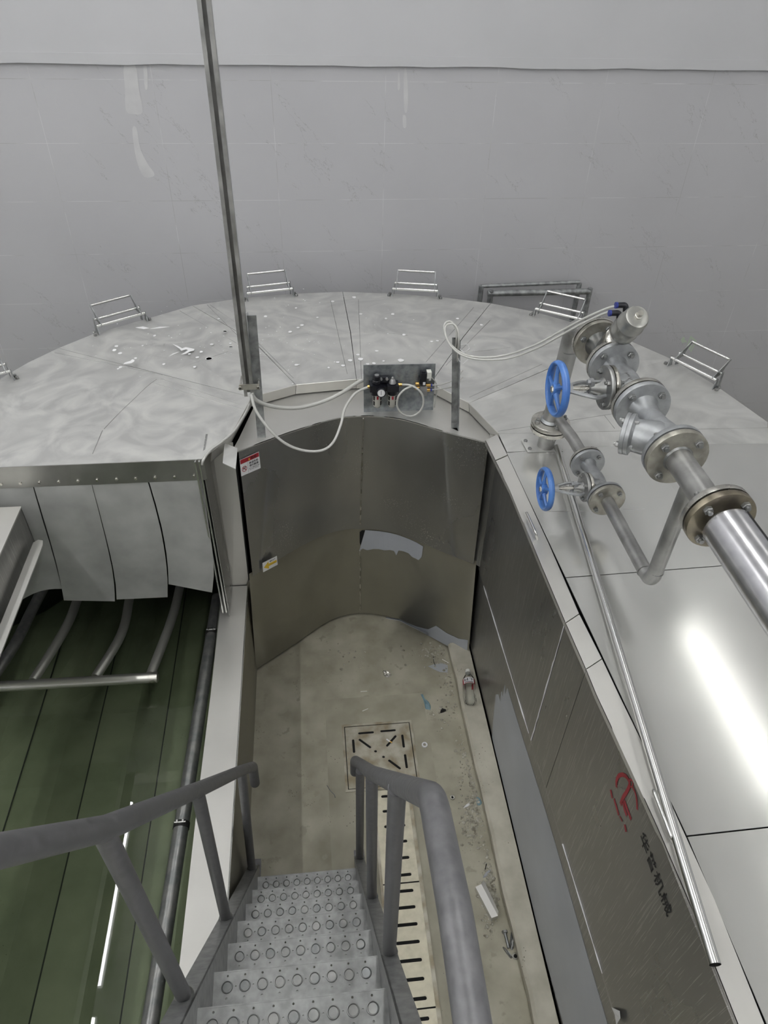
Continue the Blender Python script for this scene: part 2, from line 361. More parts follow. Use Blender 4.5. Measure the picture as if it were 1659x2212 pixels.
# ------------------------------------------------------------------ the room
YW = 4.29; XR = 5.2; XL = -5.2; YB = -4.2
struct('floor', MB().box((XL, YB, -.1), (XR, YW+.02, 0)), 'floor')
tile = MB().box((XL, YW, 0), (XR, YW+.1, 2.563)); wb = struct('wall_back', tile, 'tile')
up = MB(); n = 60
rows = []
random.seed(3)
edge = [(XL+(XR-XL)*i/n, 2.563+random.uniform(-.004, .004)) for i in range(n+1)]
up.box((XL, YW-.02, 2.572), (XR, YW+.1, CEIL))
up.grid([[Vector((x, YW-.022, z)) for x, z in edge], [Vector((x, YW-.022, 2.61)) for x, z in edge]], 0, False, (0, .03, 0))
up_o = obj('wall_paint', up, 'paint_wall', wb)
struct('wall_left', MB().box((XL-.1, YB, 0), (XL, YW, CEIL)), 'paint_wall')
struct('wall_right', MB().box((XR, YB, 0), (XR+.1, YW, CEIL)), 'paint_wall')
struct('wall_front', MB().box((XL, YB-.1, 0), (XR, YB, CEIL)), 'paint_wall')
struct('ceiling', MB().box((XL, YB, CEIL), (XR, YW, CEIL+.1)), 'ceiling')
def smear(px, yw=YW-.0015):
    q = [U(a, b, y=yw) for a, b in px]; mb = MB(); mb.prism(spline(q, 4, True), (0, .0012, 0)); obj('plaster_smear', mb, 'smear', wb)
smear([(268,142),(292,142),(300,190),(308,242),(286,246),(272,238),(270,190)])
smear([(310,142),(317,144),(319,188),(313,190)])
smear([(286,278),(295,277),(303,320),(318,352),(334,378),(312,382),(298,356),(290,320)])
smear([(873,152),(878,152),(881,200),(880,238),(874,240),(872,200)])
smear([(870,250),(877,252),(877,274),(871,274)])
smear([(860,160),(863,160),(864,190),(859,192)])
# exit-sign light on the right of the wall, painted as pale green shapes
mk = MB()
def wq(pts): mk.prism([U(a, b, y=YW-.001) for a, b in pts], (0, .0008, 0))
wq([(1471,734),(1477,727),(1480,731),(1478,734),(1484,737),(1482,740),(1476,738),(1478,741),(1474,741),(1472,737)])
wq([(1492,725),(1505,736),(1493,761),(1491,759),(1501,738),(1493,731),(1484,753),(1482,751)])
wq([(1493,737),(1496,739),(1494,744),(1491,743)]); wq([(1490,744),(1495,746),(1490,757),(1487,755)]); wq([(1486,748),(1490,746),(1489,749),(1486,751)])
tag(obj('painted_exit_light', mk, 'exit_light'), 'painted pale green light of a running-man exit sign with arrow on the tiled wall', 'sign')
# ceiling lamps
for i, x in enumerate((-4.4, -2.17, .55, 3.3, 4.6)):
    for j, y in enumerate((-2.9, -.85, 1.2, 3.15)):
        if x == 4.6: continue
        t = thing('ceiling_lamp', 'slim white tube lamp in ceiling row %s, %s' % (('far left','left','middle','right')[i], ('behind the stair','above the stair','above the trench','nearest the tiled wall')[j]), 'lamp', (x, y, CEIL-.12), 'tube lamps on the ceiling')
        obj('housing', MB().box((x-.04, y-.87, CEIL-.085), (x+.04, y+.87, CEIL)), 'lamp_body', t)
        obj('tube', MB().cyl((x, y-.85, CEIL-.11), (x, y+.85, CEIL-.11), .028, 12), ('tube_lamp_low' if x == 3.3 and j >= 2 else 'tube_lamp_dim' if j == 3 else 'tube_lamp'), t)
# trench floor trims: kerb along the right side and the damp strip around the drain
kb = MB(); ys = [-.4+i*.12 for i in range(25)]
random.seed(5)
prof_top = [(U(a, b, z=.08).x) for a, b in ((1165,2212),(1122,2049),(1084,1906),(1035,1700),(1005,1560),(975,1414))]
def kx(y): return .70-.012*(y-.7) + .004*math.sin(9*y)
rows = []
for y in ys:
    j = random.uniform(-.004, .004)
    rows.append([Vector((kx(y)+.008, y, -.001)), Vector((kx(y)+j, y, .066)), Vector((kx(y)+.012+j, y, .08)), Vector((.82, y, .08)), Vector((.82, y, -.001))])
kb.grid(rows, 0, False)
struct('trim_1', kb, 'curb')
struct('trim_2', MB().box((-.02, -.6, -.001), (.50, U(705,1512,z=0).y, .003)), 'floor2')

# ------------------------------------------------------------------ process tank body
TANK = thing('process_tank', 'big stainless ring-shaped process tank with dark interior and U-shaped service trench', 'tank', (.2, 2.6, 0))
ZC = 1.50
# rim outline (top edge of the cover, outer side)
RIMPX = [(0,818),(60,783),(125,752),(200,722),(300,693),(415,660),(525,643),(640,634),(740,630),(845,634),(950,641),(1060,655),(1150,672),(1250,700),(1345,729),(1450,775),(1540,828),(1600,870),(1659,912)]
ZR = 1.46
RIM = [U(a, b, z=ZR) for a, b in RIMPX]
shell_line = [Vector((-2.15, 2.36, 0)), Vector((-1.9, 2.75, 0))] + [Vector((p.x, p.y, 0))*1 for p in RIM] + [Vector((2.25, 1.9, 0)), Vector((2.3, .6, 0)), Vector((2.3, -1.2, 0))]
cen = Vector((.25, 2.0, 0))
sl = [p + (cen-p).normalized()*.03 for p in shell_line]
obj('outer_shell', MB().grid([[Vector((p.x, p.y, .0)) for p in sl], [Vector((p.x, p.y, 1.44)) for p in sl]], 0, False), 'inner', TANK)
obj('tank_bottom', MB().prism([Vector((p.x, p.y, .012)) for p in sl[:-3]] + [Vector((1.6, 2.45, .012)), Vector((.8, 2.9, .012)), Vector((-.4, 2.9, .012)), Vector((-.56, 2.4, .012))], (0, 0, .006)), 'inner', TANK)
# back panels of the trench
def curve_line(pts, k=10):
    # straight flanks, rounded middle
    P = [Vector(p) for p in pts]; out = [P[0].lerp(P[1], t/6) for t in range(6)]
    out += spline(P[1:-1], k)[:-1] if len(P) > 3 else []
    out += [P[-2].lerp(P[-1], t/6) for t in range(7)]
    return out
upT = [U(a, b, z=1.44) for a, b in ((515,975),(620,936),(700,911),(742,902),(785,899),(830,901),(880,909),(960,933),(1055,957))]
upB = [U(a, b, z=.70) for a, b in ((546,1245),(625,1194),(690,1160),(735,1146),(778,1142),(830,1146),(880,1160),(950,1190),(1023,1219))]
loT = [U(a, b, z=.715) for a, b in ((538,1245),(625,1188),(690,1154),(735,1140),(778,1137),(830,1141),(880,1155),(950,1185),(1030,1216))]
loB = [U(a, b, z=.022) for a, b in ((553,1450),(640,1393),(700,1351),(740,1334),(778,1328),(820,1331),(860,1342),(930,1379),(1012,1426))]
def loft(A, B, nz=12):
    a = curve_line(A); b = curve_line(B)
    return [[x.lerp(y, i/nz) for x, y in zip(a, b)] for i in range(nz+1)]
LU = loft(upT, upB); LL = loft(loT, loB)
for r in LL:
    for k, p in enumerate(r): r[k] = p + Vector((0, .012, 0))
pu = obj('upper_panel', MB().grid(LU, 0, True, (0, .006, 0)), 'panel', TANK)
pl_ = obj('lower_panel', MB().grid(LL, 0, True, (0, .006, 0)), 'panel_low', TANK)
def bvh_of(rows):
    mb = MB().grid(rows); return BVHTree.FromPolygons([v[:] for v in mb.v], mb.f)
BU = bvh_of(LU); BL = bvh_of(LL)
def hit(px, py, bvh, off=.002):
    r = ray(px, py); h = bvh.ray_cast(EYE, r)
    p = h[0] if h[0] is not None else EYE + r*3.7
    return p - r*off
# weld seam up the middle of both panels
obj('weld_seam', MB().tube([hit(785-(y-904)*.03, y, BU, .003) for i, y in enumerate(range(904, 1138, 12))], .0036, 6), 'flange', TANK)
obj('weld_seam', MB().tube([hit(778+random.uniform(-.6,.6), y, BL, .003) for y in range(1190, 1326, 8)], .0034, 6), 'flange', TANK)
# protective film left on the lower panel
def strip(top, bot, bvh, off, k=3):
    rows = []
    for a, b in zip(top, bot):
        rows.append([hit(a[0]+(b[0]-a[0])*i/k, a[1]+(b[1]-a[1])*i/k, bvh, off) for i in range(k+1)])
    return MB().grid(rows, 0, False, (0, .0015, 0))
film_b = [(776,1190),(784,1185),(793,1189),(806,1186),(818,1186),(830,1189),(842,1188),(851,1190),(856,1200),(861,1189),(872,1191),(882,1195),(890,1203),(897,1206),(904,1210),(911,1203)]
_ft = [(789,1145),(800,1146),(820,1148),(840,1151),(860,1156),(880,1163),(900,1172),(914,1181)]
film_t = []
for k in range(16):
    t_ = 7*k/15; a_ = min(6, int(t_)); f_ = t_-a_; film_t.append((_ft[a_][0]*(1-f_)+_ft[a_+1][0]*f_, _ft[a_][1]*(1-f_)+_ft[a_+1][1]*f_))
f1 = obj('torn_film', strip(film_t, film_b, BL, .006), 'film', TANK); f1['label'] = 'torn blue-grey protective film below the panel fold'
obj('torn_film', strip([(833,1333),(862,1337),(880,1346),(900,1354),(925,1360),(942,1352),(965,1368),(990,1380),(1011,1383)],
    [(834,1336),(862,1341),(880,1350),(900,1360),(925,1373),(948,1385),(965,1394),(990,1407),(1008,1416)], BL, .004), 'film', TANK)
obj('film_tear', strip([(777,1150),(782,1146),(789,1146)], [(777,1172),(780,1182),(780,1188)], BL, .004), 'dark', TANK)
# inner ledge plate between the panel edge and the cover lip
top_edge = curve_line(upT)
lipin = [Vector((-.36,2.47,0)), Vector((-.335,2.56,0)), Vector((-.27,2.86,0)), Vector((-.07,2.96,0)), Vector((.21,2.99,0)), Vector((.56,2.93,0)), Vector((.71,2.745,0)), Vector((.79,2.48,0))]
mb = MB(); a = [Vector((p.x, p.y, 1.44)) for p in top_edge]; b = []
nn = len(a)
acc = [0]
for i in range(1, len(lipin)): acc.append(acc[-1]+(lipin[i]-lipin[i-1]).length)
for i in range(nn):
    t = acc[-1]*i/(nn-1); k = max(j for j in range(len(acc)-1) if acc[j] <= t+1e-9); f = (t-acc[k])/(acc[k+1]-acc[k]); q = lipin[k].lerp(lipin[k+1], f); b.append(Vector((q.x, q.y, 1.44)))
mb.grid([a, b], 0, False, (0, 0, -.004))
obj('inner_ledge', mb, 'cap', TANK)
# left front: fascia, return face, corner column, guide rail
YF = 2.352
XC = -.458
obj('fascia', MB().box((-2.2, YF-.004, 1.397), (XC, YF, 1.499)), 'fascia', TANK)
for i in range(14):
    px = 420-42.2*i
    if px < -140: break
    p = U(px, 1030+ (0 if px > 200 else (200-px)*.045), y=YF); x = U(px, 1030, y=YF).x
    hb = MB(); hexa(hb, (x, YF-.004, 1.420), (0, -1, 0), .0065, .006); obj('bolt', hb, 'flange', TANK)
obj('corner_face', MB().box((XC-.004, YF, .56), (XC, 2.56, 1.40)).box((XC-.002, YF-.003, 1.40), (XC+.006, 2.53, 1.499)), 'panel', TANK)
obj('guide_rail', MB().box((XC-.014, YF-.016, .60), (XC-.008, YF+.002, 1.497)).box((XC-.03, YF-.016, .60), (XC-.024, YF+.002, 1.497)), 'polish', TANK)
cf = MB().prism([(XC, 2.56, .55), (-.372, 2.56, .55), (-.352, 2.50, 1.40), (-.350, 2.50, 1.47), (XC+.02, 2.50, 1.47), (XC, 2.51, 1.40)], (0, .005, 0))
obj('corner_column', cf, 'cap', TANK)
obj('column_edge', MB().tube([(-.372, 2.555, .55), (-.345, 2.503, 1.42)], .004, 8), 'gasket', TANK)
cc = MB().prism([U(485,957,z=1.485), U(513,968,z=1.485), U(509,1013,z=1.485), U(481,1000,z=1.485)], (0, 0, -.004))
obj('corner_cap', cc, 'cover', TANK)
# inner dividing wall under the ring (keeps the trench side closed)
obj('inner_wall', MB().box((XC-.006, 2.57, 0), (XC-.002, 3.3, 1.44)).box((XC-.006, 3.3, 0), (.85, 3.304, 1.44)).box((.85, 2.56, 0), (.854, 3.3, 1.44)), 'inner', TANK)
# ledge box on the left of the trench
lm = MB(); xr = -.382
lxs = [(2.556, -.508), (1.9, -.514), (1.45, -.522), (.7, -.527), (-.5, -.53)]
lm.grid([[Vector((x, y, .55)), Vector((xr, y, .55))] for y, x in lxs], 0, False, (0, 0, -.004))
obj('ledge_top', lm, 'cap', TANK)
obj('ledge_lip', MB().tube([(xr, y, .55) for y in (2.556, 1.5, -.5)], .0035, 8), 'polish', TANK)
obj('ledge_side', MB().box((xr-.004, -.5, 0), (xr, 2.556, .546)).prism([(xr-.002, 2.556, 0), (xr-.002, 2.556, .56), (-.335, 2.49, .70), (-.38, 2.44, .02)], (-.003, 0, 0)), 'panel_low', TANK)
obj('bath_wall', MB().box((-.515, -.5, 0), (-.51, 2.556, .546)), 'bathwall', TANK)
# bath bottom: folded sheets running along the bath
sx = [-.51, -.66, -.82, -.98, -1.15, -1.30, -1.46, -1.62, -1.80, -2.1, -3.0]
bb = MB(); bb.grid([[Vector((x, y, .045 if i % 2 == 0 else .018)) for i, x in enumerate(sx)] for y in (-.5, .5, 1.3, 2.1, 3.0, 3.6)], 0, False)
obj('bath_bottom', bb, 'bath', TANK)
sb = MB()
for x in (-.82, -1.15, -1.46, -1.80): sb.box((x-.0022, -.5, .03), (x+.0022, 3.4, .050))
obj('bottom_seam', sb, 'inner', TANK)
obj('bath_end', MB().box((-3.0, -.52, 0), (-.51, -.5, .5)).box((-3.02, -.52, 0), (-3.0, 2.4, .5)), 'bathwall', TANK)
# right of the trench: wall sheets, lower sheet with film, fold strip
XS = .785
ycut = [2.47, U(1221,1349,x=XS).y, U(1265,1449,x=XS).y, -.8]
zf = lambda y: .665 + (2.4-y)*.055
for i in range(3):
    y0, y1 = ycut[i]-.0015, ycut[i+1]+.0015
    o = obj('side_panel', MB().prism([(XS, y0, zf(y0)), (XS, y1, zf(y1)), (XS, y1, 1.494), (XS, y0, 1.494)], (.004, 0, 0)), 'side', TANK)
fs_ = MB().prism([(XS+.001, 2.50, zf(2.5)), (XS+.001, -.8, zf(-.8)), (XS+.012, -.8, zf(-.8)-.06), (XS+.012, 2.50, zf(2.5)-.04)], (.004, 0, 0))
obj('fold_strip', fs_, 'side', TANK)
obj('lower_side_panel', MB().prism([(XS+.012, 2.50, .082), (XS+.012, -.8, .082), (XS+.012, -.8, zf(-.8)-.055), (XS+.012, 2.50, zf(2.5)-.035)], (.004, 0, 0)), 'side', TANK)
obj('panel_joint', MB().box((XS+.004, -.8, 0), (XS+.03, 2.5, .08)), 'gasket', TANK)
def side_poly(px, x, t=.001): return MB().prism([U(a, b, x=x) for a, b in px], (t, 0, 0))
fp = [(1083,1494),(1086,1505),(1090,1480),(1091,1500),(1096,1487),(1102,1508),(1143,1640),(1185,1775),(1230,1930),(1270,2070),(1312,2212),(1335,2330),(1250,2330),(1216,2212),(1125,1868),(1061,1617),(1065,1560),(1071,1500),(1076,1500),(1080,1516)]
f2 = obj('side_film', side_poly(fp, XS+.0105), 'film', TANK); f2['label'] = 'blue-grey protective film along the foot of the right wall'
cb_ = MB().tube([U(1221-a*.0, 1352+i*0, x=XS-.001) if 0 else Vector((XS-.001, ycut[1]+.004+random.uniform(-.0015,.0015), 1.48-k*.04)) for k in range(20)], [.0012+random.uniform(0,.002) for k in range(20)], 6)
obj('caulk_bead', cb_, 'white', TANK)
fb = [Vector((XS-.002, 2.35-k*.05, zf(2.35-k*.05)+.002)) for k in range(18)]
obj('caulk_bead', MB().tube(fb, [.0010+random.uniform(0,.0022) for k in fb], 6), 'white', TANK)
fb = [Vector((XS-.002, 1.05-k*.04, zf(1.05-k*.04)+.002)) for k in range(11)]
obj('caulk_bead', MB().tube(fb, [.0008+random.uniform(0,.0018) for k in fb], 6), 'white', TANK)
# support deck below the right covers
obj('deck_frame', MB().box((.80, -.8, 1.435), (2.15, 2.3, 1.442)), 'inner', TANK)
obj('corner_strip', MB().prism([Vector((.742,2.505,.69)), Vector((.79,2.455,.69)), Vector((.79,2.455,1.49)), Vector((.752,2.505,1.46))], (.003,.003,0)), 'side', TANK)

# ------------------------------------------------------------------ curtain flaps
def curve_px(pts, n=9):
    P = spline([Vector((a, b, 0)) for a, b in pts], 6); return [P[round(i*(len(P)-1)/(n-1))] for i in range(n)]
FL = [([(-60,1036),(-30,1110),(5,1200),(40,1300)], [(66,1034),(90,1118),(112,1190),(134,1272)], 2.358, 'left, half behind the chute box'),
      ([(68,1034),(97,1130),(124,1225),(138,1297)], [(194,1034),(222,1140),(244,1240),(248,1299)], 2.353, 'second from the left, above the two thin pipes'),
      ([(195,1034),(224,1140),(247,1240),(252,1295)], [(317,1034),(344,1130),(360,1225),(362,1290)], 2.356, 'third from the left with a straight lower edge'),
      ([(320,1034),(345,1120),(361,1205),(364,1262)], [(437,1030),(450,1130),(462,1220),(458,1280)], 2.352, 'right, beside the bright guide rail, lower edge slanting')]
for Lp, Rp, yy, wh in FL:
    a = curve_px(Lp); b = curve_px(Rp); rows = []
    for i, (p, q) in enumerate(zip(a, b)):
        bow = -.02*(i/8.0)**2 - .012*math.sin(math.pi*i/8)
        rows.append([U(p.x+(q.x-p.x)*t/6, p.y+(q.y-p.y)*t/6 + (0 if i < 8 or 'half' not in wh else -9*math.sin(math.pi*t/6)), y=yy+bow-.006*math.sin(math.pi*t/6)*min(1, i/3)) for t in range(7)])
    tag(obj('curtain_flap', MB().grid(rows, 0, True, (0, .003, 0)), 'flap'), 'grey hanging curtain flap, ' + wh, 'curtain', 'curtain flaps under the bolted fascia')

# ------------------------------------------------------------------ water and bath pipes
wt = MB().prism([Vector((-3.0, -.5, .30)), Vector((-.515, -.5, .30)), Vector((-.515, 2.56, .30)), Vector((-.56, 3.2, .30)), Vector((-1.9, 3.0, .30)), Vector((-3.0, 2.36, .30))], (0, 0, -.001))
w_ = MB(); w_.add([Vector((-3.0, -.5, .30)), Vector((-.515, -.5, .30)), Vector((-.515, 3.2, .30)), Vector((-3.0, 3.2, .30))], [(0, 1, 2, 3)])
tag(obj('bath_water', w_, 'water'), 'still green water filling the bath left of the ledge', 'water')
rk = thing('pipe_rack', 'polished header pipe with branch pipes above the green water', 'pipe', U(200, 1470, z=.30))
zr = .40
hd = fillet([U(60, 1330, z=zr+.1), U(-110, 1430, z=zr), U(-20, 1490, z=zr), U(120,1474,z=zr), U(340, 1463, z=zr)], .06)
hd = fillet([U(-260, 1300, z=zr+.05), U(-90, 1487, z=zr), U(40, 1481, z=zr), U(340, 1463, z=zr)], .10, 8)
obj('header_pipe', MB().tube(hd, .0245, 18), 'rack', rk)
obj('end_cap', MB().cyl(U(325,1464,z=zr), U(341, 1463, z=zr), .026, 18), 'flange', rk)
for a, b, c in (((72,1470),(140,1360),(168,1292)), ((207,1462),(262,1370),(280,1290)), ((326,1456),(370,1340),(388,1270))):
    p0 = U(*a, z=zr); p1 = U(*b, z=zr+.01); p2 = U(*c, z=zr+.03)
    obj('branch_pipe', MB().tube(spline([p0, p1, p2, p2+(p2-p1)*1.2+Vector((0, 0, .05))], 6), .0225, 16), 'rack', rk)
sp_ = MB().tube(spline([U(-20, 1470, z=.44), U(32, 1392, z=.45), U(68, 1320, z=.46), U(98, 1262, z=.5)], 6), .026, 16)
tag(obj('intake_pipe', sp_, 'cast_dark'), 'thick dull pipe running under the chute bar at the left edge', 'pipe')
bp = thing('overflow_pipe', 'long dull grey pipe lying along the bath side of the ledge', 'pipe', (-.57, 1.6, .40))
A = Vector((-.552, 2.60, .43)); B = Vector((-.612, .86, .46))
obj('pipe_run', MB().tube([A, A.lerp(B, .5), B, B+(B-A)*.1], .029, 20), 'cast_dark', bp)
for px, py in ((454,1362),(392,1782)):
    t = (U(px, py, z=.46).y-A.y)/(B.y-A.y); c = A.lerp(B, t); d = (B-A).normalized()
    cl = obj('pipe_clamp', MB().lathe([(-.012, .0315), (.012, .0315)], c, d, 20), 'gasket', bp)
    obj('clamp_bolt', MB().cyl(c+Vector((-.022, 0, .034)), c+Vector((.022, 0, .034)), .004, 8).box(c+Vector((-.014,-.006,.028)), c+Vector((-.008,.006,.042))).box(c+Vector((.008,-.006,.028)), c+Vector((.014,.006,.042))), 'polish', cl)
# chute box and bar at the far left
cx = thing('chute_box', 'white-topped stainless chute box with scratched side at the left edge', 'box', (-1.5, 1.6, .95))
obj('lid', MB().box((-2.2, -.3, 1.345), (-1.178, 2.285, 1.352)), 'cap', cx)
obj('side_sheet', MB().box((-1.184, -.3, 1.15), (-1.180, 2.283, 1.345)).box((-2.2, 2.279, 1.15), (-1.18, 2.283, 1.345)), 'side', cx)
brm = MB().prism([(-1.16, 2.23, 1.20), (-1.145, 2.245, 1.20), (-1.125, 2.24, 1.20), (-1.118, 2.21, 1.20), (-1.118, .2, 1.20), (-1.16, .2, 1.20)], (0, 0, .006)).box((-1.16, .2, 1.17), (-1.156, 2.22, 1.2))
tag(obj('flat_bar', brm, 'cap'), 'pale flat steel bar pointing away beside the chute box', 'bar')

# ------------------------------------------------------------------ cover panels
def cover(name_lbl, inner, mid, outer, lip=None, spot=False, handle=None, zlip=1.445, shrink=.0022):
    # inner/mid/outer: lists of 3D points running the same way
    allp = inner + outer; c = sum(allp, Vector())/len(allp)
    t = thing('cover_panel', name_lbl, 'cover', (c.x, c.y, ZC-.04), None)
    mb = MB()
    def sh(p): d = (c-p); d.z = 0; return p + d.normalized()*shrink
    if mid == 'E':
        n = len(outer); J = [inner[0].lerp(inner[1], k/(n-1)) for k in range(n)]
        mid = [J[k].lerp(outer[k], .5) for k in range(n)]; mid[0] = z5(1200,790)
    if len(outer) == 3 and not mid:
        c_ = [outer[0].lerp(outer[1], k/8) for k in range(8)] + [outer[1].lerp(outer[2], k/8) for k in range(9)]; outer = c_
    I = [sh(p) for p in inner]; O = [sh(p) for p in outer]; Mi = [sh(p) for p in mid] if mid else None
    n = len(O)
    if len(I) != n:
        acc = [0]
        for i in range(1, len(I)): acc.append(acc[-1]+(I[i]-I[i-1]).length)
        J = []
        for i in range(n):
            s_ = acc[-1]*i/(n-1); k = max(j for j in range(len(acc)-1) if acc[j] <= s_+1e-9); J.append(I[k].lerp(I[k+1], (s_-acc[k])/(acc[k+1]-acc[k])))
    else: J = I
    rows = [J] + ([Mi] if Mi else [[a.lerp(b, .33) for a, b in zip(J, O)], [a.lerp(b, .66) for a, b in zip(J, O)]]) + [O, [p+Vector((0, 0, -.03)) for p in O]]
    mb.grid(rows, 0, False, (0, 0, -.003))
    obj('sheet', mb, 'cover_spot' if spot else 'cover', t)
    if lip:
        L_ = [sh(p) for p in lip]
        lm = MB().grid([[p+Vector((0,0,.0005)) for p in L_], [Vector((p.x, p.y, zlip))+ (Vector((p.x,p.y,0))-Vector((.2,2.3,0))).normalized()*.012 for p in L_]], 0, False)
        lm.tube([p for p in L_], .0025, 6)
        obj('lip', lm, 'cap', t)
    if handle:
        a, b = handle; mid_ = (a+b)/2; u = (b-a); u.z = 0; u.normalize(); v = Vector((-u.y, u.x, 0))
        if v.dot(mid_-Vector((.2, 2.2, mid_.z))) < 0: v = -v
        w = Vector((0, 0, 1)); hl = .118; base = mid_ - v*.015; base.z = ZR+.002
        Pt = lambda a_, b_, c_: base + u*a_ + v*b_ + w*c_
        ho = obj('handle', MB().tube([Pt(-hl*.9, .10, .115), Pt(hl*.9, .10, .115)], .0065, 10).tube([Pt(-hl*1.05, .045, .062), Pt(hl*1.05, .045, .062)], .007, 10).tube([Pt(-hl*1.12, 0, .045), Pt(hl*1.12, 0, .045)], .008, 10), 'polish', t)
        for s_ in (-1, 1):
            pr = [Pt(s_*hl*.93, -.004, .035), Pt(s_*hl*.93, -.010, .050), Pt(s_*hl*.93, .045, .085), Pt(s_*hl*.93, .098, .121), Pt(s_*hl*.93, .107, .113), Pt(s_*hl*.93, .075, .082), Pt(s_*hl*.93, .058, .048), Pt(s_*hl*.93, .035, .045)]
            obj('side_arm', MB().prism(pr, u*.004), 'galv', ho)
            obj('foot_bracket', MB().prism([Pt(s_*hl*1.13, -.018, 0), Pt(s_*hl*1.13, -.004, .054), Pt(s_*hl*1.13, .006, .052), Pt(s_*hl*1.13, .020, 0)], u*.004), 'galv', ho)
            obj('rear_bracket', MB().prism([Pt(s_*hl*1.06, .035, -.01), Pt(s_*hl*1.06, .040, .070), Pt(s_*hl*1.06, .050, .070), Pt(s_*hl*1.06, .060, -.01)], u*.004), 'galv', ho)
            for e_, f_ in ((.018, -.005), (.012, .02)):
                hb = MB(); hexa(hb, Pt(s_*(hl*1.13+e_), f_, 0), w, .009, .012); obj('hinge_bolt', hb, 'cast_dark', ho)
    return t
z5 = lambda a, b: U(a, b, z=ZC)
I0 = Vector((XC+.0, YF-.001, ZC)); I1 = z5(497,945); I2 = z5(545,858); I3 = z5(640,832); I4 = z5(770,820); I5 = z5(930,828); I6 = z5(1012,871); I7 = z5(1076,937)
R = {i: p for i, p in enumerate(RIM)}
hp = lambda a, b: (U(*a, z=ZR), U(*b, z=ZR))
cover('large dull cover panel on the left wing above the bolted fascia', [Vector((-2.15, YF-.001, ZC)), I0, I1, I2][0:0] or [I0, I1, I2], [z5(195,988), z5(300,862), z5(390,800)][0:0] or None,
      [Vector((-1.3, YF-.001, ZC-.008)), R[0], R[1], R[2]], [I0.lerp(I1,.35), I1, I2], True)
LWX = [Vector((-2.15, YF-.001, ZC-.012)), Vector((-1.9, 2.75, ZR)), R[0]]
cover('cover panel at the far left corner above the fascia bolts', [Vector((-1.3, YF-.001, ZC-.008)), Vector((-1.305, YF+.05, ZC-.010)), Vector((-1.33, YF+.25, ZC-.018))], None,
      [Vector((-2.15, YF-.001, ZC-.02)), Vector((-1.9, 2.75, ZR)), R[0]], None, False, hp((-85,845),(8,822)))
cover('soap-spotted wedge cover panel behind the tall strut pole', [I2, I3], [I2.lerp(R[2],.5), z5(420,778), z5(500,745), z5(545,735)], [R[2], R[3], R[4], R[5]], [I2, I3], True, hp((212,720),(312,692)))
cover('soap-spotted wedge cover panel left of the long middle seam', [I3, I4], [z5(545,735), z5(620,727), z5(690,721), z5(757,717)], [R[5], R[6], R[7], R[8]], [I3, I4], True, hp((536,648),(630,638)))
cover('soap-spotted wedge cover panel behind the control board', [I4, I5], [z5(757,717), z5(850,716), z5(930,720), z5(1000,729)], [R[8], R[9], R[10], R[11]], [I4, I5], True, hp((850,638),(942,643)))
cover('wedge cover panel between the hose loop and the tall riser', [I5, I6], [z5(1000,729), z5(1070,738), z5(1130,755), z5(1200,790)], [R[11], R[12], R[13], R[14]], [I5, I6], True, hp((1158,682),(1252,704)))
R18 = U(1659, 924, z=ZR)
cover('wide wedge cover panel behind the flanged valves', [I6, I7, z5(1246,933)][0:2], 'E', [R[14], R[15], R[16], R[17], R[18], R18], [I6, I7], False, hp((1452,790),(1542,836)))
# long flat covers on the right, a crease along x = 1.37
def long_cover(lbl, y0l, y0r, y1l, y1r, xi0, xi1, skew=0):
    xc, xo = 1.372, 2.17
    ya = lambda t, x: t[0]+(t[1]-t[0])*(x-.8)/(1.37)
    A0 = (y0l, y0r); A1 = (y1l, y1r)
    g = .002
    rows = []
    for k in range(5):
        f = k/4; row = []
        for x, z in ((xi0+(xi1-xi0)*f, ZC), (xc+.02*0, ZC+.002), (xo, ZR-.01)):
            y = (ya(A0, x)-g)*(1-f)+(ya(A1, x)+g)*f; row.append(Vector((x, y, z)))
        rows.append(row)
    t = thing('cover_panel', lbl, 'cover', (1.4, rows[2][0].y, ZC-.04))
    obj('sheet', MB().grid(rows, 0, False, (0, 0, -.003)), 'cover_flat', t)
    obj('rim_edge', MB().grid([[r[2] for r in rows], [r[2]+Vector((.004, 0, -.05)) for r in rows]], 0, False), 'cap', t)
F0 = (z5(1097,985).y+.005, U(1659,930,z=ZR).y); F0 = (2.40, 2.40)
yG = z5(1221,1248).y; yH = z5(1482,1807).y
long_cover('flat cover panel under the valves carrying the riser base plate', 2.315, 2.36, yG, yG+.03, .776, .810)
long_cover('flat cover panel with a bright light streak below the bypass elbow', yG, yG+.03, yH, yH+.02, .810, .850)
long_cover('flat cover panel at the lower right corner beside the end of the loose tube', yH, yH+.02, -.6, -.6, .850, .850)
# small infill between wedge F and the flat panels
cover('narrow tapering cover strip behind the riser flange', [z5(1076,937), Vector((.776, 2.318, ZC))], None, [R18+Vector((0, 0, 0)), Vector((2.17, 2.362, ZR-.01))], None, False)
